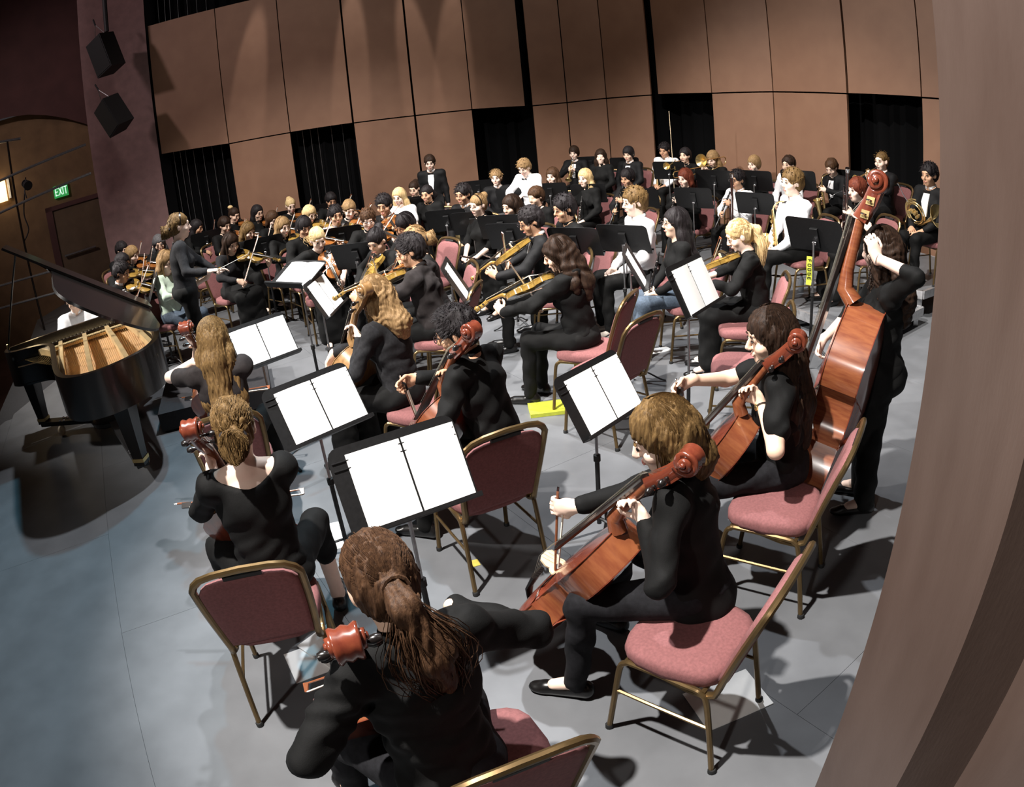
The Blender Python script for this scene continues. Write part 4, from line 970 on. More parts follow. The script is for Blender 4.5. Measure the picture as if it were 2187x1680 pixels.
def strands(parent, style, m, H, B, len_, lod):
    """loose locks and strands over the hair body of the nearest heads"""
    rg = random.Random(11); s = H.s; u, f, r = B['u'], B['f'], B['r']; mb = MB(); down = -u*.6+V3(0, 0, -.4)
    R3 = V3(.090, .110, .104) if style not in ('pony', 'lowbun', 'bun') else V3(.083, .103, .097); C0 = V3(0, -.014, .034)
    def on(phi, th, k=1.0): return C0+V3(math.sin(th)*math.sin(phi)*R3[0], math.sin(th)*math.cos(phi)*R3[1], math.cos(th)*R3[2])*k
    n = {'short': 900, 'crop': 300, 'curlylong': 420, 'wavy': 420, 'lowbun': 420, 'pony': 520}.get(style, 520)
    n = int(n*(.13 if lod == 'mid' else .75))
    wk = 1.05 if lod == 'near' else 2.3
    for i in range(n):
        w = .0011*rg.uniform(.7, 1.5)*wk
        if style in ('short', 'crop', 'curly', 'part'):
            phi = rg.uniform(0, 2*PI); th = math.acos(rg.uniform(-.25, 1))
            if abs(math.atan2(math.sin(phi), math.cos(phi))) < .9 and th > .95: continue
            a = H(on(phi, th, .97)); nrm = unit(H(on(phi, th, 1.2))-a); tl = unit(H.R@V3(rg.uniform(-.5, .5), .6, -.3)); L = rg.uniform(.018, .036)
            mb.tube([a, a+nrm*L*.5+tl*L*.2, a+nrm*L*.75+tl*L*.7], [w*1.6, w*1.3, w*.4], 3, caps=False); continue
        fx = .75 if style in ('pony', 'lowbun', 'bun') else 1.12; phi = rg.uniform(fx, 2*PI-fx); pts = []
        if style in ('pony', 'lowbun', 'bun'):
            tgt = V3(0, -.112, .012) if style == 'pony' else (V3(0, -.095, -.02) if style == 'lowbun' else V3(0, -.08, .08))
            th0 = rg.uniform(.25, 1.75); p0 = on(phi, th0); q = 7
            for t in np.linspace(0, 1, q):
                p = p0*(1-t)+tgt*t; d = (p-C0)/R3; kk = np.linalg.norm(d); p = C0+(p-C0)/max(kk, 1e-6)*(1.0+.006*rg.random()) if t < .85 else p
                pts.append(H(p+(V3(rg.uniform(-1, 1), rg.uniform(-1, 1), rg.uniform(-1, 1))*.006 if style == 'lowbun' else 0)))
            if style == 'pony':
                x0, y0 = rg.gauss(0, .020), rg.gauss(0, .014); ll = len_*rg.uniform(.75, 1.08); b0 = H((0, -.150, -.03))
                for t in np.linspace(.15, 1, 7):
                    sp = math.sin(min(1, t*1.15)*PI*.85)*1.3+.25
                    pts.append(b0+V3(0, 0, -ll*t)+r*(x0*sp*1.5+B.get('tail', 0)*t)+f*(y0*sp-.03*math.sin(t*PI))-f*.006+r*.010*math.sin(t*6+i))
            elif style == 'lowbun':
                a0 = rg.uniform(0, 6.28); c = V3(0, -.125, -.045)
                for t in np.linspace(0, 1, 7):
                    a = a0+t*3.5; e = rg.uniform(.95, 1.12); pts.append(H(c+V3(math.cos(a)*.056*math.cos(i), -abs(math.sin(i))*.05*e, math.sin(a)*.06)*e))
        else:
            L = {'bob': .02, 'bowl': -.085, 'bangs': -.075}.get(style, len_)*rg.uniform(.8, 1.06); jit = rg.uniform(.99, 1.035)
            for th in np.linspace(.12, 1.55, 7): pts.append(H(on(phi, th, jit)))
            last = pts[-1]; q = 8; side = math.sin(phi); bk = -min(0, math.cos(phi))
            for t in np.linspace(.15, 1, q):
                dz = .115*s+L; p = last+down*dz*t*1.0-f*(.02*bk+.03*min(1, L/.3))*t-r*side*.030*t*(1 if L > .1 else .6)*s
                if style in ('curlylong', 'wavy'):
                    am = .014 if style == 'curlylong' else .010; fq = 26 if style == 'curlylong' else 11; p = p+r*am*math.sin(fq*t+i)+f*am*math.cos(fq*t+i*1.7)
                pts.append(p)
        mb.tube(pts, [w]*(len(pts)-1)+[w*.3], 3, caps=False)
    o = mb.build('hair_strands', m, parent); o['kind'] = 'stuff'
def glasses(E, H, m='glasses'):
    mb = MB()
    for x in (-1, 1):
        mb.tube([H((x*.033+.023*math.cos(a), .106, .006+.016*math.sin(a))) for a in np.linspace(0, 2*PI, 13)], .0022, 5)
        mb.tube([H((x*.056, .104, .010)), H((x*.074, .05, .012)), H((x*.078, -.01, .006))], .002, 5)
    mb.tube([H((-.010, .107, .008)), H((.010, .107, .008))], .002, 5)
    mb.build('glasses', M[m], E)
def person(d):
    lod = d.get('lod', 'far'); s = d.get('s', 1.0); vb, vt, vh, vl = VOX[lod]; rng = random.Random(d['key'])
    stand_ = d.get('stand', False); seat = .485
    P = V3(0, 0, .93*s) if stand_ else V3(0, 0, seat+.085*s)
    a, b, tw = d.get('lean', .06), d.get('side', 0), d.get('twist', 0)
    u = unit((math.sin(b), math.sin(a), math.cos(a))); r = Rz(tw)@V3(1, 0, 0); f = unit(np.cross(u, r)); r = np.cross(f, u); B = dict(u=u, f=f, r=r, tail=d.get('tail', 0))
    TR = np.stack([r, f, u], 1)
    yaw, pit, rol = d.get('head', (0, .1, 0)); Rh = Rz(tw+yaw)@Rx(-pit)@Ry(rol)
    NB = P+u*.505*s; HC = NB+u*.045*s+Rh@V3(0, .022, .112)*s
    H = Head(HC, Rh, 1.07*s)
    face = d['face']; Mw = place(0, 0, 0, face).to_3x3(); off = np.array(Mw@Vector(HC))
    mtx = place(d['x']-off[0], d['y']-off[1], d.get('z', 0), face)
    E = empty('person', mtx, d['label'], 'person')
    fem = d.get('fem', False); sw = (.158 if fem else .172)*s
    SH = {k: P+u*.452*s+r*k*sw for k in (-1, 1)}
    l1, l2 = .272*s, .25*s
    # ---- hands: dict side -> (wrist, finger dir, palm normal, curl)
    pose = d['pose'](d, dict(P=P, u=u, r=r, f=f, H=H, SH=SH, s=s, mtx=mtx, HC=HC))
    hands = pose['hands']; EL = {}; WR = {}
    for k in (-1, 1):
        wr, fd, pn, cu, hint = hands[k]; EL[k], WR[k] = ik(SH[k], wr, l1, l2, hint)
    # ---- legs
    LG = {}
    for k in (-1, 1):
        hip = P+V3(k*.088*s, .02, -.01)
        if stand_: kn = V3(k*.10*s, .03, .50*s); an = V3(k*.11*s, d.get('step', 0)*k, .085)
        else:
            sp, fwd, ay = d.get('legs', (.10, .40, .42)); kn = V3(k*sp, fwd*s, seat+.055*s); an = V3(k*(sp+.01), ay*s, .085)
            if 'foot' in d and k in d['foot']: kn, an = V3(*d['foot'][k][0]), V3(*d['foot'][k][1])
        LG[k] = (hip, kn, an)
    skin = M['skin_'+d.get('skin', 'light')]; bot, bmat = d.get('bot', ('trousers', 'black'))
    # ---- body: one continuous skin
    F = Field(vb)
    F.cone(P+u*.16*s, P+u*.38*s, .05*s, .08*s, .03); F.ell(P+u*.40*s, V3(.135, .085, .085)*s, .03, TR)
    for k in (-1, 1):
        F.cone(NB-u*.01*s, SH[k], .045*s, .05*s, .03); F.cone(SH[k], EL[k], .047*s, .038*s, .02); F.cone(EL[k], WR[k], .038*s, .025*s, .015)
        hand(F, WR[k], hands[k][1], hands[k][2], hands[k][3], k > 0, s*(.95 if fem else 1.0), k=.005 if lod == 'near' else .008, spread=1.1 if lod == 'near' else 1.25)
    F.cone(NB-u*.02*s, HC+Rh@V3(0, -.012, -.05)*s, .056*s, .050*s, .02)
    if bot in ('capri', 'skirt', 'bare') or (lod == 'near' and d.get('shoe') == 'flat'):
        for k in (-1, 1):
            hip, kn, an = LG[k]; F.cone(P, hip, .09*s, .08*s, .03); F.cone(hip, kn, .075*s, .052*s, .03); F.cone(kn, an, .052*s, .036*s, .02); F.cone(an, V3(an[0]+k*.02, an[1]+.10, .055), .034, .026, .02)
    head_field(F, H, H.s, vb)
    link('body', F.mesh('body', skin), E)
    # ---- top
    top, tmat, slv = d.get('top', ('shirt', 'black', 'long')); F = Field(vt); o = .013
    F.ell(P+u*.02*s, V3(.165, .125, .10)*s, .05, TR); F.ell(P+u*.15*s, V3(.138+(.0 if fem else .012), .108, .15)*s+o*.6, .06, TR); F.ell(P+u*.33*s, V3(.158 if fem else .168, .112, .155)*s+o*.6, .06, TR)
    F.cone(SH[-1], SH[1], .060*s, .060*s, .05)
    if fem:
        for k in (-1, 1): F.ell(P+u*.30*s+f*.085*s+r*k*.065*s, V3(.062, .055, .065)*s, .04, TR)
    for k in (-1, 1):
        F.cone(NB-u*.02*s, SH[k], .055*s, .062*s, .03)
        if slv == 'short': F.cone(SH[k], SH[k]+(EL[k]-SH[k])*.62, .062*s, .062*s, .03)
        elif slv == 'none': pass
        else:
            t = {'long': .93, 'mid': .28, 'three': .6}[slv]; loose = .012 if top in ('hoodie', 'shirt', 'jacket', 'blouse') else .003
            F.cone(SH[k], EL[k], .054*s+loose*.6, .046*s+loose*.7, .03); F.cone(EL[k], EL[k]+(WR[k]-EL[k])*t, .046*s+loose*.7, .034*s+loose*.6, .02)
    if top in ('long', 'tunic'): F.ell(P-u*.06*s-f*.02, V3(.18, .15, .13)*s, .05, TR)
    if top == 'hoodie': F.cone(NB-f*.07*s-r*.05, NB-f*.07*s+r*.05, .05, .05, .03)
    if top == 'scoop': F.ell(NB+u*.045*s-f*.05*s, V3(.150, .15, .115)*s, .01, TR, True)
    else: F.ell(NB+u*.035*s+f*.02*s, V3(.064, .070, .060)*s, .008, TR, True)
    A = {'near': .0036, 'mid': .0028, 'far': .002}[lod]*(1.5 if top in ('shirt', 'hoodie', 'blouse') else .9)
    link({'jacket': 'jacket', 'hoodie': 'hoodie'}.get(top, 'shirt'), F.mesh('top', M[tmat], noise=wrinkle(A, rng.random()*6)), E)
    if top in ('shirt', 'jacket'):
        c = M['whiteshirt'] if top == 'jacket' else M[tmat]
        cx = NB+u*.008*s
        MB().tube([cx+(r*math.cos(t)*.060+f*(math.sin(t)*.064+.004)+u*(.014-.016*math.sin(t)))*s for t in np.linspace(-PI*1.42, PI*.42, 16)], .014*s, 6, flat=(.35, 1.1), up=tuple(u)).build('collar', c, E)
    if top == 'jacket' or d.get('bowtie'):
        if top == 'jacket':
            q = [P+u*h*s+f*(.118+y)*s+r*x*s for x, h, y in ((-.045, .455, -.030), (.045, .455, -.030), (.050, .36, .014), (.022, .20, .016), (-.022, .20, .016), (-.050, .36, .014))]
            q2 = [p-f*.02 for p in q]; n = 6
            MB().add(q+q2, [(0, 1, 2, 5), (5, 2, 3, 4)]+[(i, i+n, (i+1) % n+n, (i+1) % n) for i in range(n)]).build('shirt_front', M['whiteshirt'], E)
        c = NB-u*.028*s+f*.098*s
        bt_ = MB()
        for k in (-1, 1): bt_.tube([c, c+r*k*.022*s, c+r*k*.045*s], [.006*s, .012*s, .018*s], 6, flat=(1, .35), up=tuple(f))
        bt_.build('bow_tie', M['ebony'], E)
    # ---- bottoms
    if bot != 'bare':
        F = Field(vl); F.ell(P+V3(0, -.01, 0)*s, V3(.17, .14, .115)*s, .05)
        for k in (-1, 1):
            hip, kn, an = LG[k]
            if bot == 'skirt':
                F.cone(hip, kn, .10*s, .085*s, .06); F.cone(kn, V3(an[0], an[1]-.02, .14), .085*s, .10*s, .06)
            elif bot == 'capri': F.cone(hip, kn, .090*s, .068*s, .04); F.cone(kn, kn+(an-kn)*.42, .068*s, .062*s, .02)
            else:
                w = .012 if d.get('loose') else 0; F.cone(hip, kn, .090*s+w, .068*s+w, .04); F.cone(kn, an+V3(0, 0, .0), .066*s+w, .050*s+w*1.5, .03)
        if bot == 'skirt':
            ka, kb = LG[-1][1], LG[1][1]; F.cone(P+V3(0, .06, 0), (ka+kb)/2, .11*s, .095*s, .06); F.cone((ka+kb)/2, ((LG[-1][2]+LG[1][2])/2)*V3(1, 1, 0)+V3(0, -.02, .14), .09*s, .10*s, .06)
        link('skirt' if bot == 'skirt' else 'trousers', F.mesh('bottoms', M[bmat], noise=wrinkle(.004 if lod != 'near' else .0035, rng.random()*6)), E)
    # ---- shoes
    sty = d.get('shoe', 'dress')
    for k in (-1, 1):
        an = LG[k][2]; m = Matrix.Translation((an[0], an[1]+.015, 0))@Matrix.Rotation(-k*.18+d.get('toe', 0), 4, 'Z')
        so = link('shoe', shoe_mesh(sty), E, m)
        if sty == 'canvas': link('sole', sole_mesh(), so)
    # ---- hair and face
    hs, hc = d['hair']; hair(E, hs, hc, H, B, vh, lod, d.get('hlen', .35))
    if d.get('facing', True):
        for k in (-1, 1):
            link('eye', blob('eye', (.0125, .006, .0062), M['eye']), E, H.mat((k*.031, .090, .008)))
            link('eyebrow', blob('eyebrow', (.018, .005, .0032), M['hair_'+(hc if hc not in ('blond', 'light') else 'honey')]), E, H.mat((k*.032, .091, .029)))
        link('mouth', blob('mouth', (.021, .007, .0065), M['lip']), E, H.mat((0, .092, -.061)))
    if d.get('glasses'): glasses(E, H, d['glasses'])
    if d.get('band'):
        MB().tube([H((.083*math.cos(t), -.012+d['band'], .030+.098*math.sin(t))) for t in np.linspace(-.2, PI+.2, 16)], .006*s, 6, flat=(1.4, .6)).build('headband', M['ebony'], E)
    if d.get('watch') is not None:
        k = d['watch']; c = WR[k]-unit(WR[k]-EL[k])*.015; ax = unit(WR[k]-EL[k]); n = unit(np.cross(ax, (0, 0, 1))); q = np.cross(ax, n)
        w = MB().tube([c+(n*math.cos(t)+q*math.sin(t))*.030 for t in np.linspace(0, 2*PI, 15)], .009, 6, flat=(1, .3), up=tuple(ax)).build('watch', M['shoeblack'], E)
        MB().lathe([(0, 0), (.016, 0), (.017, .004), (.014, .008), (0, .008)], 14, frame(c-n*.028, ax, -n)).build('watch_case', M['brass'], w)
    if d.get('bracelet') is not None:
        k = d['bracelet']; ax = unit(WR[k]-EL[k]); c = WR[k]-ax*.012; n = unit(np.cross(ax, (0, 0, 1))); q = np.cross(ax, n)
        MB().tube([c+(n*math.cos(t)+q*math.sin(t))*.031 for t in np.linspace(0, 2*PI, 15)], .0025, 5).build('bracelet', M['sole'] if d.get('pale') else M['elastic'], E)
    if d.get('bun_orn'):
        link('hair_ornament', blob('hair_ornament', (.05, .045, .03), M['hair_blond']), E, H.mat((0, -.115, .10)))
    # ---- what they hold
    for kind, mloc, lab in pose.get('things', []):
        mw = mtx@mloc
        if kind == 'violin': violin(mw, lab, False, d.get('fscale', 1.0))
        elif kind == 'violin_gold': violin(mw, lab, True, d.get('fscale', 1.0))
        elif kind.startswith('bow_'): bow(mw, lab, kind[4:])
        elif kind.startswith('cello'): cello(mw, lab, kind[6:])
        elif kind == 'baton': baton(mw, lab)
        else: wind(kind, mw, lab)
    # ---- the chair
    if not stand_ and d.get('chair', True):
        q = mtx@Vector((0, -d.get('back', .06), 0)); m = Matrix.Translation(q)@mtx.to_3x3().to_4x4()
        if 'cpos' in d: m = place(d['cpos'][0], d['cpos'][1], d.get('z', 0), d['cpos'][2])
        thing('chair', build_chair, m, d.get('clabel') or 'burgundy padded chair under the '+d['desc'], 'chair', 'burgundy banquet chairs')
    return E
def baton(m, lab):
    E = empty('baton', m, lab, 'baton')
    MB().tube([(0, 0, 0), (0, .36, 0)], [.003, .0015], 6).build('shaft', M['sole'], E)
    MB().lathe([(0, -.03), (.008, -.025), (.010, 0), (.005, .03), (0, .032)], 10, None, 'y').build('grip', M['maple'], E)


def bow_hand(SHk, grip, bd, s):
    fd = unit(unit(grip-SHk)*.85+V3(0, 0, -.45)); fd = unit(fd-bd*(fd@bd)*.8); n = np.cross(fd, bd); n = unit(n*(1 if n[2] < 0 else -1))
    return grip-fd*.085*s-n*.022*s, fd, n

# ---------------------------------------------------------------- poses (local: +X the player's right, +Y ahead)
def p_lap(d, c):
    P, s = c['P'], c['s']; y = .26*s
    h = {1: (P+V3(.10, y, .06), (-.5, .7, -.2), (0, 0, -1), .5, (1, -.6, -.3)), -1: (P+V3(-.10, y, .06), (.5, .7, -.2), (0, 0, -1), .5, (-1, -.6, -.3))}
    t = []
    if d.get('item'):
        k = d['item']
        if k == 'flute': t = [('flute', frame(P+V3(.34, .33, .085), (-1, .12, .02), (0, 0, 1)), 'silver flute resting across the lap of the '+d['desc'])]
        if k == 'clarinet': t = [('clarinet', frame(P+V3(-.05, .22, .42), (.05, .25, -1), (0, 1, .2)), 'black clarinet held upright by the '+d['desc'])]
        if k == 'sax': t = [('sax', frame(P+V3(.06, .12, .50), (0, 1, -.15), (0, .2, 1)), 'brass saxophone held by the '+d['desc'])]
        if k == 'trumpet': t = [('trumpet', frame(P+V3(.08, .22, .45), (0, .15, -1), (1, 0, 0)), 'brass trumpet held upright by the '+d['desc'])]
        if k == 'horn': t = [('horn', frame(P+V3(.06, .26, .24), (-.5, .3, .8), (-.3, .9, .2)), 'brass french horn on the lap of the '+d['desc'])]
    return dict(hands=h, things=t)
def p_violin(d, c):
    P, u, f, r, s, H = c['P'], c['u'], c['f'], c['r'], c['s'], c['H']; sc = d.get('fscale', 1.0)
    N = P+u*.485*s-r*.055*s+f*.085*s
    va, vd = d.get('vang', (.62, -.12)); dirv = unit(-r*math.sin(va)+f*math.cos(va)+u*vd); nrm = unit(u*1+r*.35)
    nrm = unit(nrm-dirv*(nrm@dirv)); lat = np.cross(dirv, nrm)       # lat toward the player's right side
    org = N+nrm*.012; k = .356*sc
    nh = org+dirv*(k+.10*sc)-nrm*.012
    wl = nh-nrm*.085*s-dirv*.05*s-lat*.02; contact = org+dirv*k*.60+nrm*.055*sc
    bt, bl = d.get('bow', (.45, .42)); bd = unit(-lat*math.cos(bt)+nrm*math.sin(bt)*1.0+dirv*d.get('bskew', -.05))
    frog = contact-bd*bl
    wr, rf, rn = bow_hand(c['SH'][1], frog, bd, s)
    hands = {-1: (wl, unit(nrm*.8+dirv*.25), unit(lat*.9-dirv*.3), 1.3, (-.5, .0, -1)), 1: (wr, rf, rn, 1.0, (1, -.2, -.45))}
    g = 'violin_gold' if d.get('golden') else 'violin'; nm = d.get('vname', 'violin')
    t = [(g, frame(org, dirv, nrm), d.get('vlabel') or '%s %s played by the %s' % ('golden' if d.get('golden') else 'brown', nm, d['desc'])),
         ('bow_violin', frame(frog-bd*.06+nrm*.022, bd, nrm), d.get('blabel') or 'violin bow drawn by the '+d['desc'])]
    return dict(hands=hands, things=t)
def p_vrest(d, c):
    """violin held upright on the knee, bow in the other hand"""
    P, s = c['P'], c['s']; o = P+V3(-.12, .30, .06); dv = unit((-.05, .1, 1)); b0 = P+V3(.20, .34, .10)
    hands = {-1: (P+V3(-.17, .28, .42), (.3, .6, .2), (1, .2, 0), 1.2, (-1, -.4, -.4)), 1: (b0+V3(0, -.06, .03), (-.1, .8, -.3), (-.6, 0, -.8), 1.1, (1, -.5, -.4))}
    g = 'violin_gold' if d.get('golden') else 'violin'
    return dict(hands=hands, things=[(g, frame(o, dv, (.2, 1, 0)), 'violin stood on the knee of the '+d['desc']), ('bow_violin', frame(b0, (-.25, .35, .9), (1, 0, 0)), 'violin bow held up by the '+d['desc'])])
def p_cello(d, c):
    P, s, H = c['P'], c['s'], c['H']
    tip = V3(*d.get('pin', (.02, .74, 0))); top = V3(*d.get('neck', (-.135, .09, P[2]+.50*s)))     # endpin tip and the nut behind the left ear
    ax = unit(top-tip); L = .755; org = tip+ax*.28; tl = d.get('roll', .18)
    n0 = np.array([tl, 1, .35]); nrm = unit(n0-ax*(n0@ax)); lat = np.cross(ax, nrm)
    nt = .0
    nut = org+ax*(L+.27)+nrm*.09
    gp = org+ax*(L+.27-d.get('lh', .15))+nrm*.085
    side = lat*(-1)                                                     # player's left side of the neck
    wl = gp+lat*(.035)*-1-nrm*.005+np.array(d.get('lhoff', (-.055, -.045, -.055)))
    fl = unit(gp+nrm*.05-wl)
    contact = org+ax*L*.56+nrm*(.059+.034+.085)
    bl = d.get('bow', .30); bd = unit(-lat*1.0+ax*d.get('bskew', .05)+nrm*d.get('btilt', -.12))
    if 'bdw' in d: bd = unit(np.array(c['mtx'].inverted().to_3x3()@Vector(d['bdw'])))
    frog = contact-bd*bl
    if 'rhw' in d:
        frog = np.array(c['mtx'].inverted()@Vector(d['rhw'])); e = frog-c['SH'][1]; q = np.linalg.norm(e); frog = c['SH'][1]+e*min(1, .56*s/q); bd = unit(contact-frog)
    wr, rf, rn = bow_hand(c['SH'][1], frog, bd, s)
    hands = {-1: (wl, unit(fl+ax*.25), unit(nrm*.7+lat*.6), d.get('lcurl', 1.05), d.get('lelb', (-.7, .1, -1))), 1: (wr, rf, rn, 1.0, d.get('relb', (.8, -.1, -.5)))}
    t = [('cello_'+d.get('tone', 'red'), frame(org, ax, nrm), d['vlabel']), ('bow_cello', frame(frog-bd*.06, bd, nrm), d['blabel'])]
    return dict(hands=hands, things=t)
def p_clarinet(d, c):
    H, P, s = c['H'], c['P'], c['s']; m = H((0, .105, -.060)); dv = unit(np.array([0, .55, -.84])); R = unit(np.array([0, .84, .55]))
    if d.get('item') == 'sax':
        t = [('sax', frame(m+V3(0, .04, 0), (0, 1, -.2), (0, .2, 1)), 'brass saxophone played by the '+d['desc'])]; g1, g2 = m+V3(0, .20, -.18), m+V3(.02, .20, -.36)
    else: t = [('clarinet', frame(m-dv*.01, dv, R), 'black clarinet at the lips of the '+d['desc'])]; g1, g2 = m+dv*.24, m+dv*.42
    hands = {-1: (g1+V3(-.06, -.05, -.03), (.6, .7, .2), (.9, -.2, 0), 1.0, (-1, -.3, -.6)), 1: (g2+V3(.06, -.05, -.03), (-.6, .7, .2), (-.9, -.2, 0), 1.0, (1, -.3, -.6))}
    return dict(hands=hands, things=t)
def p_trumpet(d, c):
    H = c['H']; m = H((0, .110, -.060)); dv = unit(H.R@V3(0, 1, d.get('tpit', -.25))); up = unit(H.R@V3(0, .25, 1)); k = d.get('item', 'trumpet')
    right = np.cross(dv, up); v = m+dv*.22-up*.05
    hands = {-1: (v-right*.05-dv*.05-up*.05, dv*.5+up*.4+right*.3, right, 1.1, (-1, 0, -.8)), 1: (v+right*.06-dv*.05-up*.02, dv*.6+up*.5-right*.3, -right, .9, (1, 0, -.8))}
    lab = {'trumpet': 'brass trumpet raised by the ', 'trombone': 'brass trombone raised by the '}[k]
    return dict(hands=hands, things=[(k, frame(m+dv*(.05 if k == 'trombone' else 0), dv, up), lab+d['desc'])])
def p_bassoon(d, c):
    P, H = c['P'], c['H']; b = P+V3(.20, .10, -.20); dv = unit(V3(-.44, .26, 1.0)); g1 = b+dv*.75; g2 = b+dv*.40
    hands = {-1: (g1+V3(-.05, -.06, -.05), (.5, .7, .3), (.9, -.2, 0), 1.0, (-1, -.2, -.6)), 1: (g2+V3(.07, -.03, -.04), (-.6, .6, .2), (-.9, -.2, 0), 1.0, (1, -.4, -.5))}
    return dict(hands=hands, things=[('bassoon', frame(b, dv, (0, 1, -.2)), 'dark bassoon leaning across the '+d['desc'])])
def p_custom(d, c): return dict(hands=d['hands'], things=d.get('things', []))
def p_side(d, c):
    P, s = c['P'], c['s']
    return dict(hands={k: (P+V3(k*.235, .05, -.10)*s, (0, .1, -1), (-k, 0, 0), .5, (k*.4, -1, 0)) for k in (-1, 1)}, things=[])
POSE = dict(lap=p_lap, violin=p_violin, vrest=p_vrest, cello=p_cello, clarinet=p_clarinet, trumpet=p_trumpet, bassoon=p_bassoon, custom=p_custom, side=p_side)

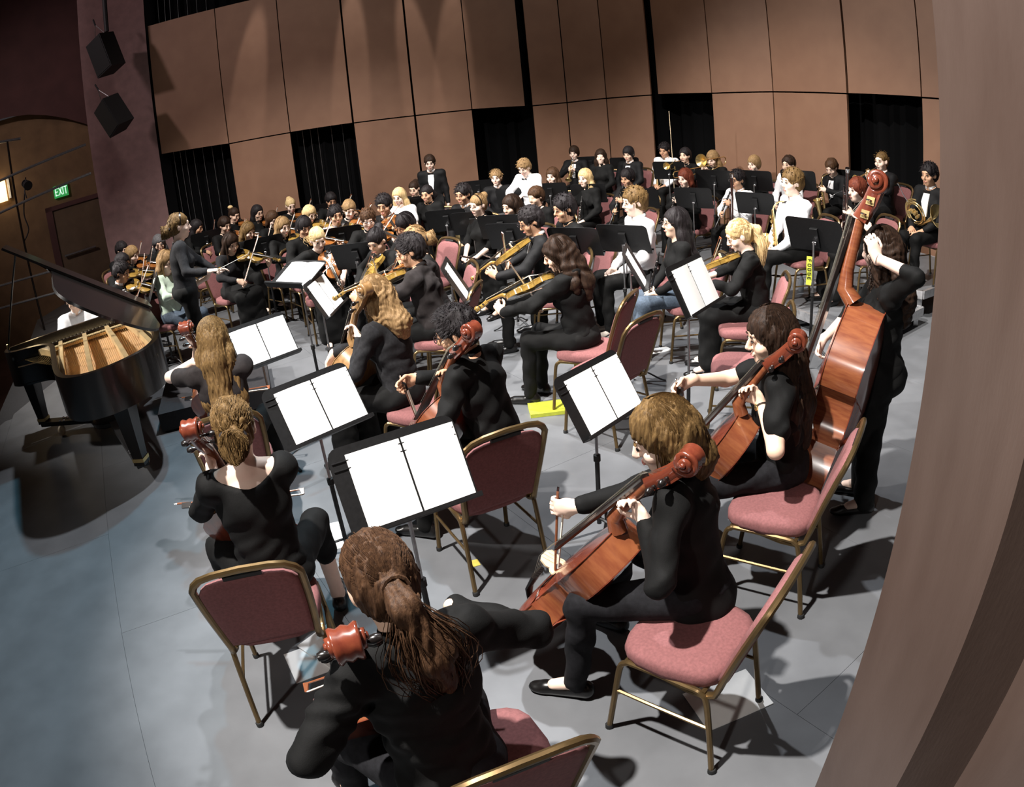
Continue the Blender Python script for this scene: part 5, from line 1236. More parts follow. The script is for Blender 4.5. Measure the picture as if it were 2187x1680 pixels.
# ---------------------------------------------------------------- where everyone and everything stands (metres, degrees)
PEOPLE = [
 {'key': 'cel_front', 'x': -0.377, 'y': 1.382, 'z': 0, 's': 1.03, 'face': 120.9, 'lean': 0.16, 'head': (-0.05, 0.35, -0.05), 'lod': 'near', 'pose': 'cello', 'hair': ('pony', 'brown'), 'desc': 'cellist with dark ponytail', 'label': 'person in black shirt with dark ponytail, nearest cellist seen from behind', 'fem': True, 'facing': False, 'top': ('shirt', 'black', 'long'), 'bot': ('trousers', 'darkjeans'), 'cpos': (-0.199, 1.326, 112), 'rhw': (-0.225, 1.685, 0.819), 'neck': (-0.14, 0.08, 0.96), 'lh': 0.1, 'lelb': (-1, -0.25, -0.55), 'hlen': 0.34, 'tail': 0.06, 'bracelet': 1, 'shoe': 'flat', 'legs': (0.24, 0.36, 0.4), 'vlabel': 'cello of the ponytailed front player, its scroll beside her hair', 'blabel': 'cello bow in the hand of the ponytailed front player', 'clabel': 'burgundy chair back cut off at the bottom edge of the picture', 'bow': 0.2},
 {'key': 'cel_bob', 'x': 0.496, 'y': 2.062, 'z': 0, 's': 0.99, 'face': 151.1, 'lean': 0.14, 'head': (0.45, 0.38, 0), 'lod': 'near', 'pose': 'cello', 'hair': ('bob', 'honey'), 'desc': 'cellist with straight light brown bob', 'label': 'person with straight light brown hair in black lace top playing cello at right front', 'fem': True, 'skin': 'fair', 'top': ('tunic', 'black', 'long'), 'bot': ('trousers', 'darkjeans'), 'shoe': 'flat', 'legs': (0.22, 0.38, 0.42), 'cpos': (0.58, 1.82, 138), 'neck': (-0.14, 0.11, 0.965), 'pin': (0.05, 0.86, 0), 'lh': 0.13, 'rhw': (0.057, 2.299, 0.803), 'vlabel': 'red brown cello in the right foreground, its ribs toward the camera', 'blabel': 'cello bow held upright beside the white bridge in the foreground', 'clabel': 'burgundy padded chair with pink lit seat at the right foreground', 'bow': 0.42},
 {'key': 'cel_watch', 'x': 1.205, 'y': 2.835, 'z': 0, 's': 1.02, 'face': 158.8, 'lean': 0.1, 'head': (0.28, 0.2, 0), 'lod': 'near', 'pose': 'cello', 'hair': ('longstraight', 'dark'), 'desc': 'cellist with long hair and wrist watch', 'label': 'person with long brown hair and wrist watch playing cello beside the bass', 'fem': True, 'skin': 'light', 'lelb': (-0.75, 0.15, -1), 'top': ('shirt', 'black', 'short'), 'bot': ('trousers', 'darkjeans'), 'cpos': (1.21, 2.6, 143), 'rhw': (0.743, 2.855, 0.996), 'neck': (-0.14, 0.06, 1.04), 'shoe': 'flat', 'watch': -1, 'hlen': 0.42, 'legs': (0.22, 0.38, 0.42), 'vlabel': 'cello held by the player with the wrist watch', 'blabel': 'cello bow in the outstretched hand of the player with the watch', 'bow': 0.5},
 {'key': 'cel_boy', 'x': -0.252, 'y': 3.42, 'z': 0, 's': 1.0, 'face': 150.3, 'lean': 0.22, 'head': (0.4, 0.3, 0), 'lod': 'near', 'pose': 'cello', 'hair': ('short', 'black'), 'desc': 'cellist with short black hair and glasses', 'label': 'person with short black hair and glasses in black shirt playing cello', 'skin': 'tan', 'glasses': 'glasses', 'top': ('shirt', 'black', 'long'), 'bot': ('trousers', 'black'), 'cpos': (-0.2, 3.1, 116), 'neck': (-0.14, 0.1, 0.98), 'rhw': (-0.585, 3.501, 0.901), 'legs': (0.22, 0.38, 0.42), 'clabel': 'burgundy chair behind the centre foreground stand, its back to the camera', 'vlabel': 'cello of the short haired player behind the front music stand', 'blabel': 'cello bow of the short haired player with glasses', 'bow': 0.16},
 {'key': 'cel_curly', 'x': -0.815, 'y': 4.296, 'z': 0, 's': 1.0, 'face': 149.6, 'lean': 0.1, 'head': (0.1, 0.25, 0), 'lod': 'near', 'pose': 'cello', 'hair': ('curlylong', 'light'), 'desc': 'cellist with curly blond hair', 'label': 'person with curly blond hair in dark knit top playing cello beside the conductor stand', 'fem': True, 'skin': 'fair', 'top': ('knit', 'charcoal', 'long'), 'bot': ('skirt', 'black'), 'back': 0.17, 'neck': (-0.14, 0.08, 1.13), 'tone': 'amber', 'hlen': 0.1, 'legs': (0.22, 0.38, 0.42), 'vlabel': 'pale golden cello of the curly blond player', 'blabel': 'cello bow of the curly blond player'},
 {'key': 'cel_long', 'x': -1.793, 'y': 3.85, 'z': 0, 's': 0.98, 'face': 109.8, 'lean': 0.08, 'head': (-0.15, 0.25, 0), 'lod': 'near', 'pose': 'cello', 'hair': ('longstraight', 'honey'), 'desc': 'cellist with long straight blond hair', 'label': 'person with waist length light hair in grey tee playing cello by the piano', 'fem': True, 'facing': False, 'skin': 'fair', 'top': ('tee', 'greyshirt', 'short'), 'bot': ('trousers', 'black'), 'back': 0.15, 'neck': (-0.135, 0.09, 1.15), 'lelb': (-0.9, -0.3, -0.85), 'lh': 0.03, 'hlen': 0.5, 'legs': (0.22, 0.38, 0.42), 'vlabel': 'cello of the long haired player next to the piano', 'blabel': 'cello bow of the long haired player next to the piano', 'bow': 0.3},
 {'key': 'cel_bun', 'x': -1.141, 'y': 2.439, 'z': 0, 's': 1.0, 'face': 112.6, 'lean': 0.1, 'head': (-0.1, 0.25, 0), 'lod': 'near', 'pose': 'cello', 'hair': ('lowbun', 'honey'), 'desc': 'cellist with curly low bun and scoop neck', 'label': 'person in black scoop neck top with curly hair tied at the nape, playing cello', 'fem': True, 'facing': False, 'skin': 'fair', 'top': ('scoop', 'black', 'long'), 'bot': ('capri', 'black'), 'cpos': (-1.12, 2.21, 106), 'neck': (-0.14, 0.09, 1.06), 'lelb': (-0.6, -0.4, -1), 'lh': 0.07, 'legs': (0.25, 0.36, 0.36), 'shoe': 'flat', 'vlabel': 'cello of the player in the scoop neck top', 'blabel': 'cello bow of the player in the scoop neck top, pointing to the lower left', 'clabel': 'burgundy chair with gold frame seen from behind at left front', 'bow': 0.34},
 {'key': 'bass', 'x': 2.008, 'y': 3.167, 'z': 0, 's': 0.97, 'face': 158, 'lean': 0.02, 'head': (-0.6, 0.15, 0), 'lod': 'near', 'pose': 'world', 'hair': ('curlylong', 'dark'), 'desc': 'double bass player with dark curly hair', 'label': 'person with long dark curly hair in black standing with the double bass', 'fem': True, 'stand': True, 'facing': False, 'skin': 'fair', 'top': ('tunic', 'black', 'mid'), 'bot': ('trousers', 'black'), 'loose': True, 'hlen': 0.22, 'bracelet': -1, 'pale': True, 'shoe': 'flat'},
 {'key': 'conductor', 'x': -2.953, 'y': 6.091, 'z': 0.2, 's': 0.96, 'face': 27, 'lean': 0.05, 'head': (0, 0.12, 0), 'lod': 'mid', 'pose': 'world', 'hair': ('lowbun', 'honey'), 'desc': 'conductor', 'label': 'person with clipped back hair in grey sweater conducting with a baton', 'stand': True, 'fem': True, 'skin': 'fair', 'top': ('knit', 'charcoal', 'long'), 'bot': ('trousers', 'black'), 'band': 0.02},
 {'key': 'vla_hood', 'x': 0.442, 'y': 5.039, 'z': 0, 's': 1.0, 'face': 150.8, 'lean': 0.14, 'head': (0.35, 0.35, 0), 'lod': 'near', 'pose': 'violin', 'hair': ('wavy', 'dark'), 'desc': 'violist with wavy dark hair and hoodie', 'label': 'person in black hoodie with wavy dark hair playing viola in front of an empty chair', 'fem': True, 'skin': 'light', 'top': ('hoodie', 'black2', 'long'), 'bot': ('trousers', 'black'), 'golden': True, 'fscale': 1.14, 'hlen': 0.22, 'vname': 'viola', 'vang': (0.35, -0.25)},
 {'key': 'vla_curl', 'x': 0.332, 'y': 6.441, 'z': 0, 's': 1.05, 'face': -179.4, 'lean': 0.12, 'head': (0.35, 0.35, 0), 'lod': 'mid', 'pose': 'violin', 'hair': ('curly', 'black'), 'desc': 'violist with curly black hair and glasses', 'label': 'person in suit with curly black hair and glasses playing viola', 'skin': 'tan', 'glasses': 'glasses', 'top': ('jacket', 'suit', 'long'), 'bot': ('trousers', 'black'), 'golden': True, 'fscale': 1.14, 'vname': 'viola', 'vang': (0.35, -0.35)},
 {'key': 'vla_grey', 'x': -0.712, 'y': 5.608, 'z': 0, 's': 1.04, 'face': 166.1, 'lean': 0.12, 'head': (0.35, 0.25, 0), 'lod': 'near', 'pose': 'violin', 'hair': ('short', 'black'), 'desc': 'violist in grey shirt with glasses', 'label': 'person in dark grey shirt with short black hair, playing viola with back to camera', 'skin': 'tan', 'glasses': 'chrome', 'top': ('shirt', 'greyshirt', 'long'), 'bot': ('trousers', 'black'), 'golden': True, 'fscale': 1.12, 'vname': 'viola', 'vang': (0.45, -0.1)},
 {'key': 'vla_bun', 'x': -0.746, 'y': 6.256, 'z': 0, 's': 1.0, 'face': -166.9, 'lean': 0.12, 'head': (0, 0.3, 0), 'lod': 'mid', 'pose': 'violin', 'hair': ('lowbun', 'light'), 'desc': 'violist with low blond bun', 'label': 'person with tied back fair hair half hidden behind the grey shirt player', 'fem': True, 'facing': False, 'vname': 'viola'},
 {'key': 'vla_bowl', 'x': -0.962, 'y': 7.461, 'z': 0, 's': 0.98, 'face': -142.1, 'lean': 0.15, 'head': (0, 0.45, 0), 'lod': 'mid', 'pose': 'violin', 'hair': ('bowl', 'black'), 'desc': 'violist with black bowl cut', 'label': 'person with shiny black bowl cut bowing behind the grey shirt player', 'skin': 'tan', 'vname': 'viola'},
 {'key': 'vla_asian', 'x': -1.162, 'y': 6.657, 'z': 0, 's': 0.98, 'face': -132.9, 'lean': 0.14, 'head': (0.3, 0.5, 0), 'lod': 'mid', 'pose': 'violin', 'hair': ('bun', 'black'), 'desc': 'violist with sleek black bun', 'label': 'person with sleek black hair in a bun looking down at a viola', 'fem': True, 'skin': 'light', 'golden': True, 'vname': 'viola', 'vang': (0.3, -0.45)},
 {'key': 'vla_pony', 'x': 1.961, 'y': 5.316, 'z': 0, 's': 1.0, 'face': 162.6, 'lean': 0.16, 'head': (0.2, 0.45, 0), 'lod': 'near', 'pose': 'violin', 'hair': ('pony', 'blond'), 'desc': 'violist with long blond ponytail', 'label': 'person with long blond ponytail in black blouse and skirt playing viola', 'fem': True, 'skin': 'fair', 'top': ('blouse', 'black2', 'three'), 'bot': ('skirt', 'black'), 'cpos': (1.95, 5.13, 163), 'hlen': 0.36, 'vname': 'viola', 'golden': True, 'vang': (0.5, -0.1), 'shoe': 'flat'},
 {'key': 'v2_front', 'x': -1.927, 'y': 7.337, 'z': 0, 's': 0.98, 'face': -65.0, 'lean': 0.18, 'head': (0.1, 0.45, 0.1), 'lod': 'mid', 'pose': 'violin', 'hair': ('pony', 'blond'), 'desc': 'front violinist with pale blond hair', 'label': 'person with pinned pale blond hair in black tee, violin lowered, in front row', 'fem': True, 'skin': 'fair', 'top': ('tee', 'black', 'short'), 'bot': ('skirt', 'black'), 'hlen': 0.12, 'vang': (0.15, -0.75)},
 {'key': 'v2_bowl', 'x': -2.319, 'y': 8.256, 'z': 0, 's': 1.0, 'face': -54.1, 'lean': 0.1, 'head': (0, 0.3, 0), 'lod': 'mid', 'pose': 'violin', 'hair': ('bowl', 'black'), 'desc': 'violinist with black bowl cut and glasses', 'label': 'person with black bowl cut and glasses behind the pale blond front violinist', 'skin': 'tan', 'glasses': 'glasses'},
 {'key': 'v2_light', 'x': -2.725, 'y': 8.691, 'z': 0, 's': 0.98, 'face': -43.7, 'lean': 0.1, 'head': (0, 0.2, 0), 'lod': 'mid', 'pose': 'violin', 'hair': ('long', 'light'), 'desc': 'violinist with light brown hair behind the tall stand', 'label': 'person with light brown shoulder hair looking up right of the tall stand', 'fem': True, 'skin': 'fair', 'hlen': 0.12, 'golden': True},
 {'key': 'v2_brown', 'x': -3.412, 'y': 9.227, 'z': 0, 's': 0.95, 'face': -36.1, 'lean': 0.2, 'head': (0, 0.4, 0), 'lod': 'mid', 'pose': 'violin', 'hair': ('long', 'honey'), 'desc': 'violinist with brown hair bent over the stand', 'label': 'person with brown hair hidden to the eyes by the tall stand', 'fem': True, 'skin': 'fair', 'bot': ('skirt', 'black'), 'hlen': 0.15},
 {'key': 'v2_dark', 'x': -3.242, 'y': 8.073, 'z': 0, 's': 1.0, 'face': -40.9, 'lean': 0.22, 'head': (0, 0.45, 0.1), 'lod': 'mid', 'pose': 'violin', 'hair': ('longstraight', 'dark'), 'desc': 'violinist with long dark straight hair', 'label': 'person with long dark straight hair leaning over a violin right of the conductor', 'fem': True, 'skin': 'light', 'bot': ('skirt', 'black'), 'top': ('knit', 'charcoal', 'long'), 'hlen': 0.3, 'golden': True},
 {'key': 'v2_side', 'x': -4.108, 'y': 10.096, 'z': 0, 's': 1.0, 'face': -33.8, 'lean': 0.1, 'head': (0, 0.3, 0), 'lod': 'far', 'pose': 'violin', 'hair': ('short', 'dark'), 'desc': 'violinist half hidden by the long dark hair', 'label': 'person in dark top half hidden behind the long dark haired violinist'},
 {'key': 'v2_bunorn', 'x': -4.468, 'y': 11.506, 'z': 0, 's': 1.0, 'face': -29.2, 'lean': 0.06, 'head': (0, 0.4, 0), 'lod': 'far', 'pose': 'violin', 'hair': ('bun', 'dark'), 'desc': 'violinist with a top bun', 'label': 'person with dark hair and a light ornament in the top bun at the far left', 'fem': True, 'bun_orn': True},
 {'key': 'v2_glass', 'x': -3.849, 'y': 10.998, 'z': 0, 's': 1.0, 'face': -39.4, 'lean': 0.06, 'head': (0, 0.2, 0), 'lod': 'far', 'pose': 'violin', 'hair': ('longstraight', 'black'), 'desc': 'violinist with long black hair and glasses', 'label': 'person with long black hair and glasses against the brown panel at the far left', 'fem': True, 'glasses': 'glasses', 'skin': 'light', 'hlen': 0.2},
 {'key': 'v2_cap', 'x': -3.289, 'y': 10.036, 'z': 0, 's': 0.97, 'face': -44.6, 'lean': 0.2, 'head': (0, 0.4, 0), 'lod': 'far', 'pose': 'violin', 'hair': ('bob', 'brown'), 'desc': 'violinist with smooth brown hair', 'label': 'person with smooth brown hair bent down beside the far glasses wearer', 'fem': True, 'skin': 'fair'},
 {'key': 'v2_updo', 'x': -3.351, 'y': 11.321, 'z': 0, 's': 1.0, 'face': -50.2, 'lean': 0.06, 'head': (-0.2, 0.3, 0), 'lod': 'far', 'pose': 'violin', 'hair': ('bun', 'blond'), 'desc': 'violinist with blond updo at the wall', 'label': 'person with tightly pinned blond updo in front of the far brown panel', 'fem': True, 'skin': 'fair'},
 {'key': 'v2_blond', 'x': -2.625, 'y': 9.753, 'z': 0, 's': 0.98, 'face': -54.1, 'lean': 0.06, 'head': (0.2, 0.4, 0), 'lod': 'far', 'pose': 'violin', 'hair': ('short', 'blond'), 'desc': 'violinist with short blond hair', 'label': 'person with short blond hair looking down behind two crossing bows', 'fem': True, 'skin': 'fair', 'golden': True},
 {'key': 'v2_asianboy', 'x': -2.595, 'y': 11.104, 'z': 0, 's': 1.0, 'face': -63.4, 'lean': 0.06, 'head': (0, 0.35, 0), 'lod': 'far', 'pose': 'violin', 'hair': ('short', 'black'), 'desc': 'violinist with black crew cut at the dark bay', 'label': 'person with black crew cut before the far dark opening', 'skin': 'tan'},
 {'key': 'v2_plaid', 'x': -2.019, 'y': 8.785, 'z': 0, 's': 1.02, 'face': -57.3, 'lean': 0.06, 'head': (-0.1, 0.15, 0), 'lod': 'mid', 'pose': 'violin', 'hair': ('short', 'black'), 'desc': 'violinist in patterned shirt', 'label': 'person in black and white patterned shirt with short black hair facing the camera', 'skin': 'tan', 'top': ('shirt', 'stripe', 'long'), 'golden': True},
 {'key': 'v2_curlyboy', 'x': -1.968, 'y': 9.448, 'z': 0, 's': 1.0, 'face': -79.9, 'lean': 0.06, 'head': (0.2, 0.4, 0), 'lod': 'far', 'pose': 'violin', 'hair': ('curly', 'light'), 'desc': 'violinist with curly light brown hair', 'label': 'person with curly light brown hair right of the patterned shirt player', 'skin': 'fair'},
 {'key': 'v2_curlygl', 'x': -1.483, 'y': 8.116, 'z': 0, 's': 1.0, 'face': -83.2, 'lean': 0.06, 'head': (0.1, 0.35, 0), 'lod': 'mid', 'pose': 'violin', 'hair': ('curly', 'brown'), 'desc': 'violinist with curly hair and round glasses', 'label': 'person with pinned curly brown hair and glasses bowing in black', 'fem': True, 'skin': 'fair', 'glasses': 'chrome'},
 {'key': 'v2_suit', 'x': -1.379, 'y': 8.807, 'z': 0, 's': 1.08, 'face': -108.0, 'lean': 0.06, 'head': (0.1, 0.25, 0), 'lod': 'mid', 'pose': 'violin', 'hair': ('short', 'black'), 'desc': 'violinist in suit with thick black hair', 'label': 'person in black suit with thick black hair in profile, centre left', 'skin': 'tan', 'top': ('jacket', 'suit', 'long')},
 {'key': 'v1_boy1', 'x': -4.474, 'y': 7.344, 'z': 0, 's': 1.0, 'face': -20, 'lean': 0.15, 'head': (0.25, 0.35, 0), 'lod': 'mid', 'pose': 'violin', 'hair': ('short', 'black'), 'desc': 'nearest violinist over the piano lid', 'label': 'person with short black hair and white collar nearest above the piano lid', 'skin': 'tan', 'top': ('jacket', 'suit', 'long'), 'golden': True, 'vang': (0.3, -0.2)},
 {'key': 'v1_boy2', 'x': -4.91, 'y': 8.133, 'z': 0, 's': 1.0, 'face': -20, 'lean': 0.15, 'head': (0.2, 0.35, 0), 'lod': 'far', 'pose': 'violin', 'hair': ('short', 'black'), 'desc': 'second violinist over the piano lid', 'label': 'person with black hair second from the piano lid, partly hidden', 'skin': 'tan', 'golden': True},
 {'key': 'v1_blond', 'x': -5.18, 'y': 8.903, 'z': 0, 's': 0.98, 'face': -25, 'lean': 0.15, 'head': (0.2, 0.35, 0), 'lod': 'far', 'pose': 'violin', 'hair': ('long', 'light'), 'desc': 'blond violinist over the piano lid', 'label': 'person with light hair behind the boys above the piano lid', 'fem': True, 'skin': 'fair', 'hlen': 0.15},
 {'key': 'v1_boy3', 'x': -5.761, 'y': 9.605, 'z': 0, 's': 1.0, 'face': -30, 'lean': 0.06, 'head': (0.2, 0.25, 0), 'lod': 'far', 'pose': 'violin', 'hair': ('short', 'black'), 'desc': 'rearmost violinist over the piano lid', 'label': 'person with black hair rearmost of the group above the piano lid', 'skin': 'light'},
 {'key': 'v1_grey', 'x': -4.944, 'y': 9.376, 'z': 0, 's': 1.0, 'face': -60, 'lean': 0.06, 'head': (0, 0.3, 0), 'lod': 'far', 'pose': 'violin', 'hair': ('longstraight', 'grey'), 'desc': 'violinist with ash hair left of the conductor', 'label': 'person with ash coloured hair at the left shoulder of the conductor', 'fem': True, 'hlen': 0.15},
 {'key': 'v1_blond2', 'x': -3.833, 'y': 7.362, 'z': 0, 's': 1.0, 'face': -15, 'lean': 0.06, 'head': (-0.2, 0.3, 0), 'lod': 'mid', 'pose': 'violin', 'hair': ('longstraight', 'light'), 'desc': 'blond violinist behind the conductor', 'label': 'person with long fair hair in mint shirt and jeans, seated behind the conductor', 'fem': True, 'skin': 'fair', 'top': ('tee', 'mint', 'mid'), 'bot': ('trousers', 'jeans'), 'hlen': 0.2, 'golden': True},
 {'key': 'v1_black', 'x': -4.799, 'y': 10.548, 'z': 0, 's': 1.0, 'face': -27.6, 'lean': 0.06, 'head': (0.3, 0.3, 0), 'lod': 'far', 'pose': 'violin', 'hair': ('longstraight', 'black'), 'desc': 'violinist with long black hair beside the conductor', 'label': 'person with long black hair just right of the head of the conductor', 'fem': True, 'skin': 'tan', 'hlen': 0.22},
 {'key': 'fl_bun', 'x': -0.174, 'y': 8.139, 'z': 0, 's': 1.0, 'face': -141.2, 'lean': 0.06, 'head': (0.1, 0.15, 0), 'lod': 'mid', 'pose': 'lap', 'hair': ('bun', 'light'), 'desc': 'flutist with braided bun and hair band', 'label': 'person with blond braided bun and black hair band, flute on her lap', 'fem': True, 'skin': 'fair', 'top': ('shirt', 'black2', 'mid'), 'item': 'flute', 'band': 0.03},
 {'key': 'fl_boy', 'x': -0.372, 'y': 9.045, 'z': 0, 's': 1.06, 'face': -129.2, 'lean': 0.06, 'head': (0.1, 0.15, 0), 'lod': 'mid', 'pose': 'lap', 'hair': ('short', 'black'), 'desc': 'flutist in tuxedo with black hair', 'label': 'person in black tuxedo with short black hair beside the bun flutist', 'skin': 'tan', 'top': ('jacket', 'suit', 'long'), 'item': None},
 {'key': 'fl_brown', 'x': 0.203, 'y': 7.839, 'z': 0, 's': 0.98, 'face': -148.7, 'lean': 0.06, 'head': (0.1, 0.15, 0), 'lod': 'mid', 'pose': 'lap', 'hair': ('bob', 'dark'), 'desc': 'flutist with brown chin length hair', 'label': 'person with brown chin length hair and a flute, right of the bun flutist', 'fem': True, 'skin': 'light', 'bot': ('skirt', 'black'), 'top': ('shirt', 'black', 'three'), 'item': 'flute', 'hlen': 0.15},
 {'key': 'ob_asian', 'x': 0.706, 'y': 6.934, 'z': 0, 's': 1.06, 'face': -164.7, 'lean': 0.06, 'head': (0.15, 0.2, 0), 'lod': 'mid', 'pose': 'lap', 'hair': ('short', 'black'), 'desc': 'oboist in open black collar', 'label': 'person with cropped black hair and open black collar, centre of the winds', 'skin': 'tan'},
 {'key': 'ob_hid', 'x': 0.535, 'y': 8.583, 'z': 0, 's': 0.97, 'face': -142.5, 'lean': 0.06, 'head': (0, 0.2, 0), 'lod': 'far', 'pose': 'lap', 'hair': ('short', 'brown'), 'desc': 'person hidden behind the curly violist', 'label': 'person with brown hair mostly hidden behind the curly haired violist', 'facing': False},
 {'key': 'cl_white', 'x': 1.386, 'y': 6.729, 'z': 0, 's': 1.12, 'face': -169.7, 'lean': 0.06, 'head': (0.05, 0.12, 0), 'lod': 'mid', 'pose': 'lap', 'hair': ('short', 'honey'), 'desc': 'seated player in white shirt and canvas shoes', 'label': 'person in white shirt with light brown hair, hands folded, centre right', 'skin': 'fair', 'top': ('shirt', 'whiteshirt', 'long'), 'bot': ('trousers', 'black'), 'shoe': 'canvas', 'legs': (0.12, 0.42, 0.4)},
 {'key': 'cl_stripe', 'x': 1.567, 'y': 5.878, 'z': 0, 's': 1.0, 'face': 179.1, 'lean': 0.06, 'head': (0.1, 0.0, 0), 'lod': 'mid', 'pose': 'lap', 'hair': ('longstraight', 'black'), 'desc': 'clarinetist with long black hair and jeans', 'label': 'person with long dark hair, glasses, striped top and jeans holding a clarinet', 'fem': True, 'skin': 'light', 'glasses': 'chrome', 'top': ('knit', 'black2', 'long'), 'bot': ('trousers', 'jeans'), 'item': 'clarinet', 'shoe': 'canvas', 'hlen': 0.36},
 {'key': 'cl_boy', 'x': 1.934, 'y': 9.791, 'z': 0, 's': 1.0, 'face': -141.5, 'lean': 0.06, 'head': (0.05, 0.2, 0), 'lod': 'mid', 'pose': 'clarinet', 'hair': ('bangs', 'black'), 'desc': 'clarinetist with black fringe', 'label': 'person with black side fringe playing clarinet in the second wind row', 'skin': 'tan', 'top': ('jacket', 'suit', 'long')},
 {'key': 'cl_blond', 'x': 1.361, 'y': 10.081, 'z': 0, 's': 1.0, 'face': -135.9, 'lean': 0.06, 'head': (0.05, 0.1, 0), 'lod': 'mid', 'pose': 'lap', 'hair': ('longstraight', 'blond'), 'desc': 'wind player with long blond hair', 'label': 'person with long blond hair in black seated before the brown panel', 'fem': True, 'skin': 'fair', 'item': 'clarinet', 'hlen': 0.15},
 {'key': 'cl_grey', 'x': 0.95, 'y': 10.72, 'z': 0, 's': 1.0, 'face': -128.9, 'lean': 0.06, 'head': (0.1, 0.1, 0), 'lod': 'mid', 'pose': 'lap', 'hair': ('longstraight', 'brown'), 'desc': 'wind player with half up dark hair', 'label': 'person with long ash brown hair left of the long blond haired player', 'fem': True, 'skin': 'fair', 'bot': ('capri', 'black'), 'hlen': 0.2},
 {'key': 'cl_red', 'x': 2.669, 'y': 9.366, 'z': 0, 's': 1.0, 'face': -148.5, 'lean': 0.06, 'head': (0.05, 0.15, 0), 'lod': 'mid', 'pose': 'clarinet', 'hair': ('bob', 'red'), 'desc': 'clarinetist with red hair', 'label': 'person with dyed red hair playing clarinet in the right winds', 'fem': True, 'skin': 'fair', 'top': ('shirt', 'black', 'three')},
 {'key': 'cl_asianw', 'x': 3.271, 'y': 8.874, 'z': 0.0, 's': 1.02, 'face': -154.6, 'lean': 0.06, 'head': (0.05, 0.15, 0), 'lod': 'mid', 'pose': 'clarinet', 'hair': ('short', 'black'), 'desc': 'clarinetist in white shirt and glasses', 'label': 'person in white shirt with glasses playing clarinet at right', 'skin': 'tan', 'glasses': 'chrome', 'top': ('shirt', 'whiteshirt', 'long')},
 {'key': 'sx_white', 'x': 3.0, 'y': 6.496, 'z': 0.2, 's': 1.08, 'face': -174.7, 'lean': 0.06, 'head': (0.1, 0.05, 0), 'lod': 'mid', 'pose': 'lap', 'hair': ('short', 'honey'), 'desc': 'saxophonist in white shirt', 'label': 'person in white shirt with thick light brown hair, sax at the side, far right row', 'skin': 'fair', 'top': ('shirt', 'whiteshirt', 'long'), 'item': 'sax'},
 {'key': 'bsn', 'x': 3.77, 'y': 6.476, 'z': 0.2, 's': 0.98, 'face': -175.5, 'lean': 0.06, 'head': (0.1, 0.1, 0), 'lod': 'mid', 'pose': 'bassoon', 'hair': ('bangs', 'red'), 'desc': 'bassoonist with auburn hair', 'label': 'person with auburn fringe behind a slanting bassoon', 'fem': True, 'skin': 'fair', 'top': ('shirt', 'black', 'short'), 'bot': ('skirt', 'black')},
 {'key': 'perc', 'x': -0.965, 'y': 11.56, 'z': 0, 's': 1.0, 'face': -94.0, 'lean': 0.06, 'head': (0.05, 0.25, 0), 'lod': 'far', 'pose': 'side', 'hair': ('short', 'dark'), 'desc': 'percussionist in tuxedo', 'label': 'person in tuxedo and bow tie standing by the far panels', 'stand': True, 'skin': 'fair', 'top': ('jacket', 'suit', 'long')},
 {'key': 'timp', 'x': 0.492, 'y': 9.988, 'z': 0, 's': 0.94, 'face': -130.0, 'lean': 0.2, 'head': (0.1, 0.45, 0), 'lod': 'mid', 'pose': 'reach', 'hair': ('curly', 'light'), 'desc': 'percussionist in white shirt and bow tie', 'label': 'person in white shirt and bow tie standing at the timpani', 'stand': True, 'skin': 'fair', 'top': ('shirt', 'whiteshirt', 'long'), 'bowtie': True},
 {'key': 'tuxboy', 'x': 0.093, 'y': 11.026, 'z': 0.05, 's': 0.97, 'face': -85.5, 'lean': 0.06, 'head': (-0.35, 0.1, 0), 'lod': 'mid', 'pose': 'lap', 'hair': ('short', 'light'), 'desc': 'seated boy in tuxedo with fair hair', 'label': 'person with short fair hair in tuxedo and bow tie, hands in lap, far centre', 'skin': 'fair', 'top': ('jacket', 'suit', 'long')},
 {'key': 'pc_blond', 'x': -1.347, 'y': 10.111, 'z': 0, 's': 1.0, 'face': -110.5, 'lean': 0.06, 'head': (0, 0.2, 0), 'lod': 'far', 'pose': 'lap', 'hair': ('longstraight', 'blond'), 'desc': 'player with long blond hair in light top', 'label': 'person with long fair hair in profile left of the far tuxedo man', 'fem': True, 'skin': 'fair', 'top': ('tee', 'whiteshirt', 'short'), 'hlen': 0.2},
 {'key': 'pc_hid1', 'x': -1.235, 'y': 11.232, 'z': 0, 's': 0.98, 'face': -107.5, 'lean': 0.06, 'head': (0, 0.3, 0), 'lod': 'far', 'pose': 'lap', 'hair': ('bun', 'dark'), 'desc': 'dark haired wind player between two girls', 'label': 'person with tied dark hair between the blond and the black haired player', 'fem': True, 'skin': 'light'},
 {'key': 'pc_hid2', 'x': -0.942, 'y': 10.186, 'z': 0, 's': 0.98, 'face': -114.8, 'lean': 0.06, 'head': (0, 0.2, 0), 'lod': 'far', 'pose': 'lap', 'hair': ('pony', 'black'), 'desc': 'wind player with smooth black hair', 'label': 'person with smooth black hair and ponytail in front of the far tuxedo man', 'fem': True, 'skin': 'tan', 'hlen': 0.1},
 {'key': 'tp_boy', 'x': 1.57, 'y': 12.836, 'z': 0.2, 's': 1.0, 'face': -123.0, 'lean': 0.06, 'head': (0.15, 0.15, 0), 'lod': 'far', 'pose': 'trumpet', 'hair': ('bangs', 'dark'), 'desc': 'trumpeter with shaggy dark hair', 'label': 'person with shaggy dark hair playing trumpet, leftmost of the back row', 'skin': 'fair', 'top': ('jacket', 'suit', 'long'), 'tpit': -0.9},
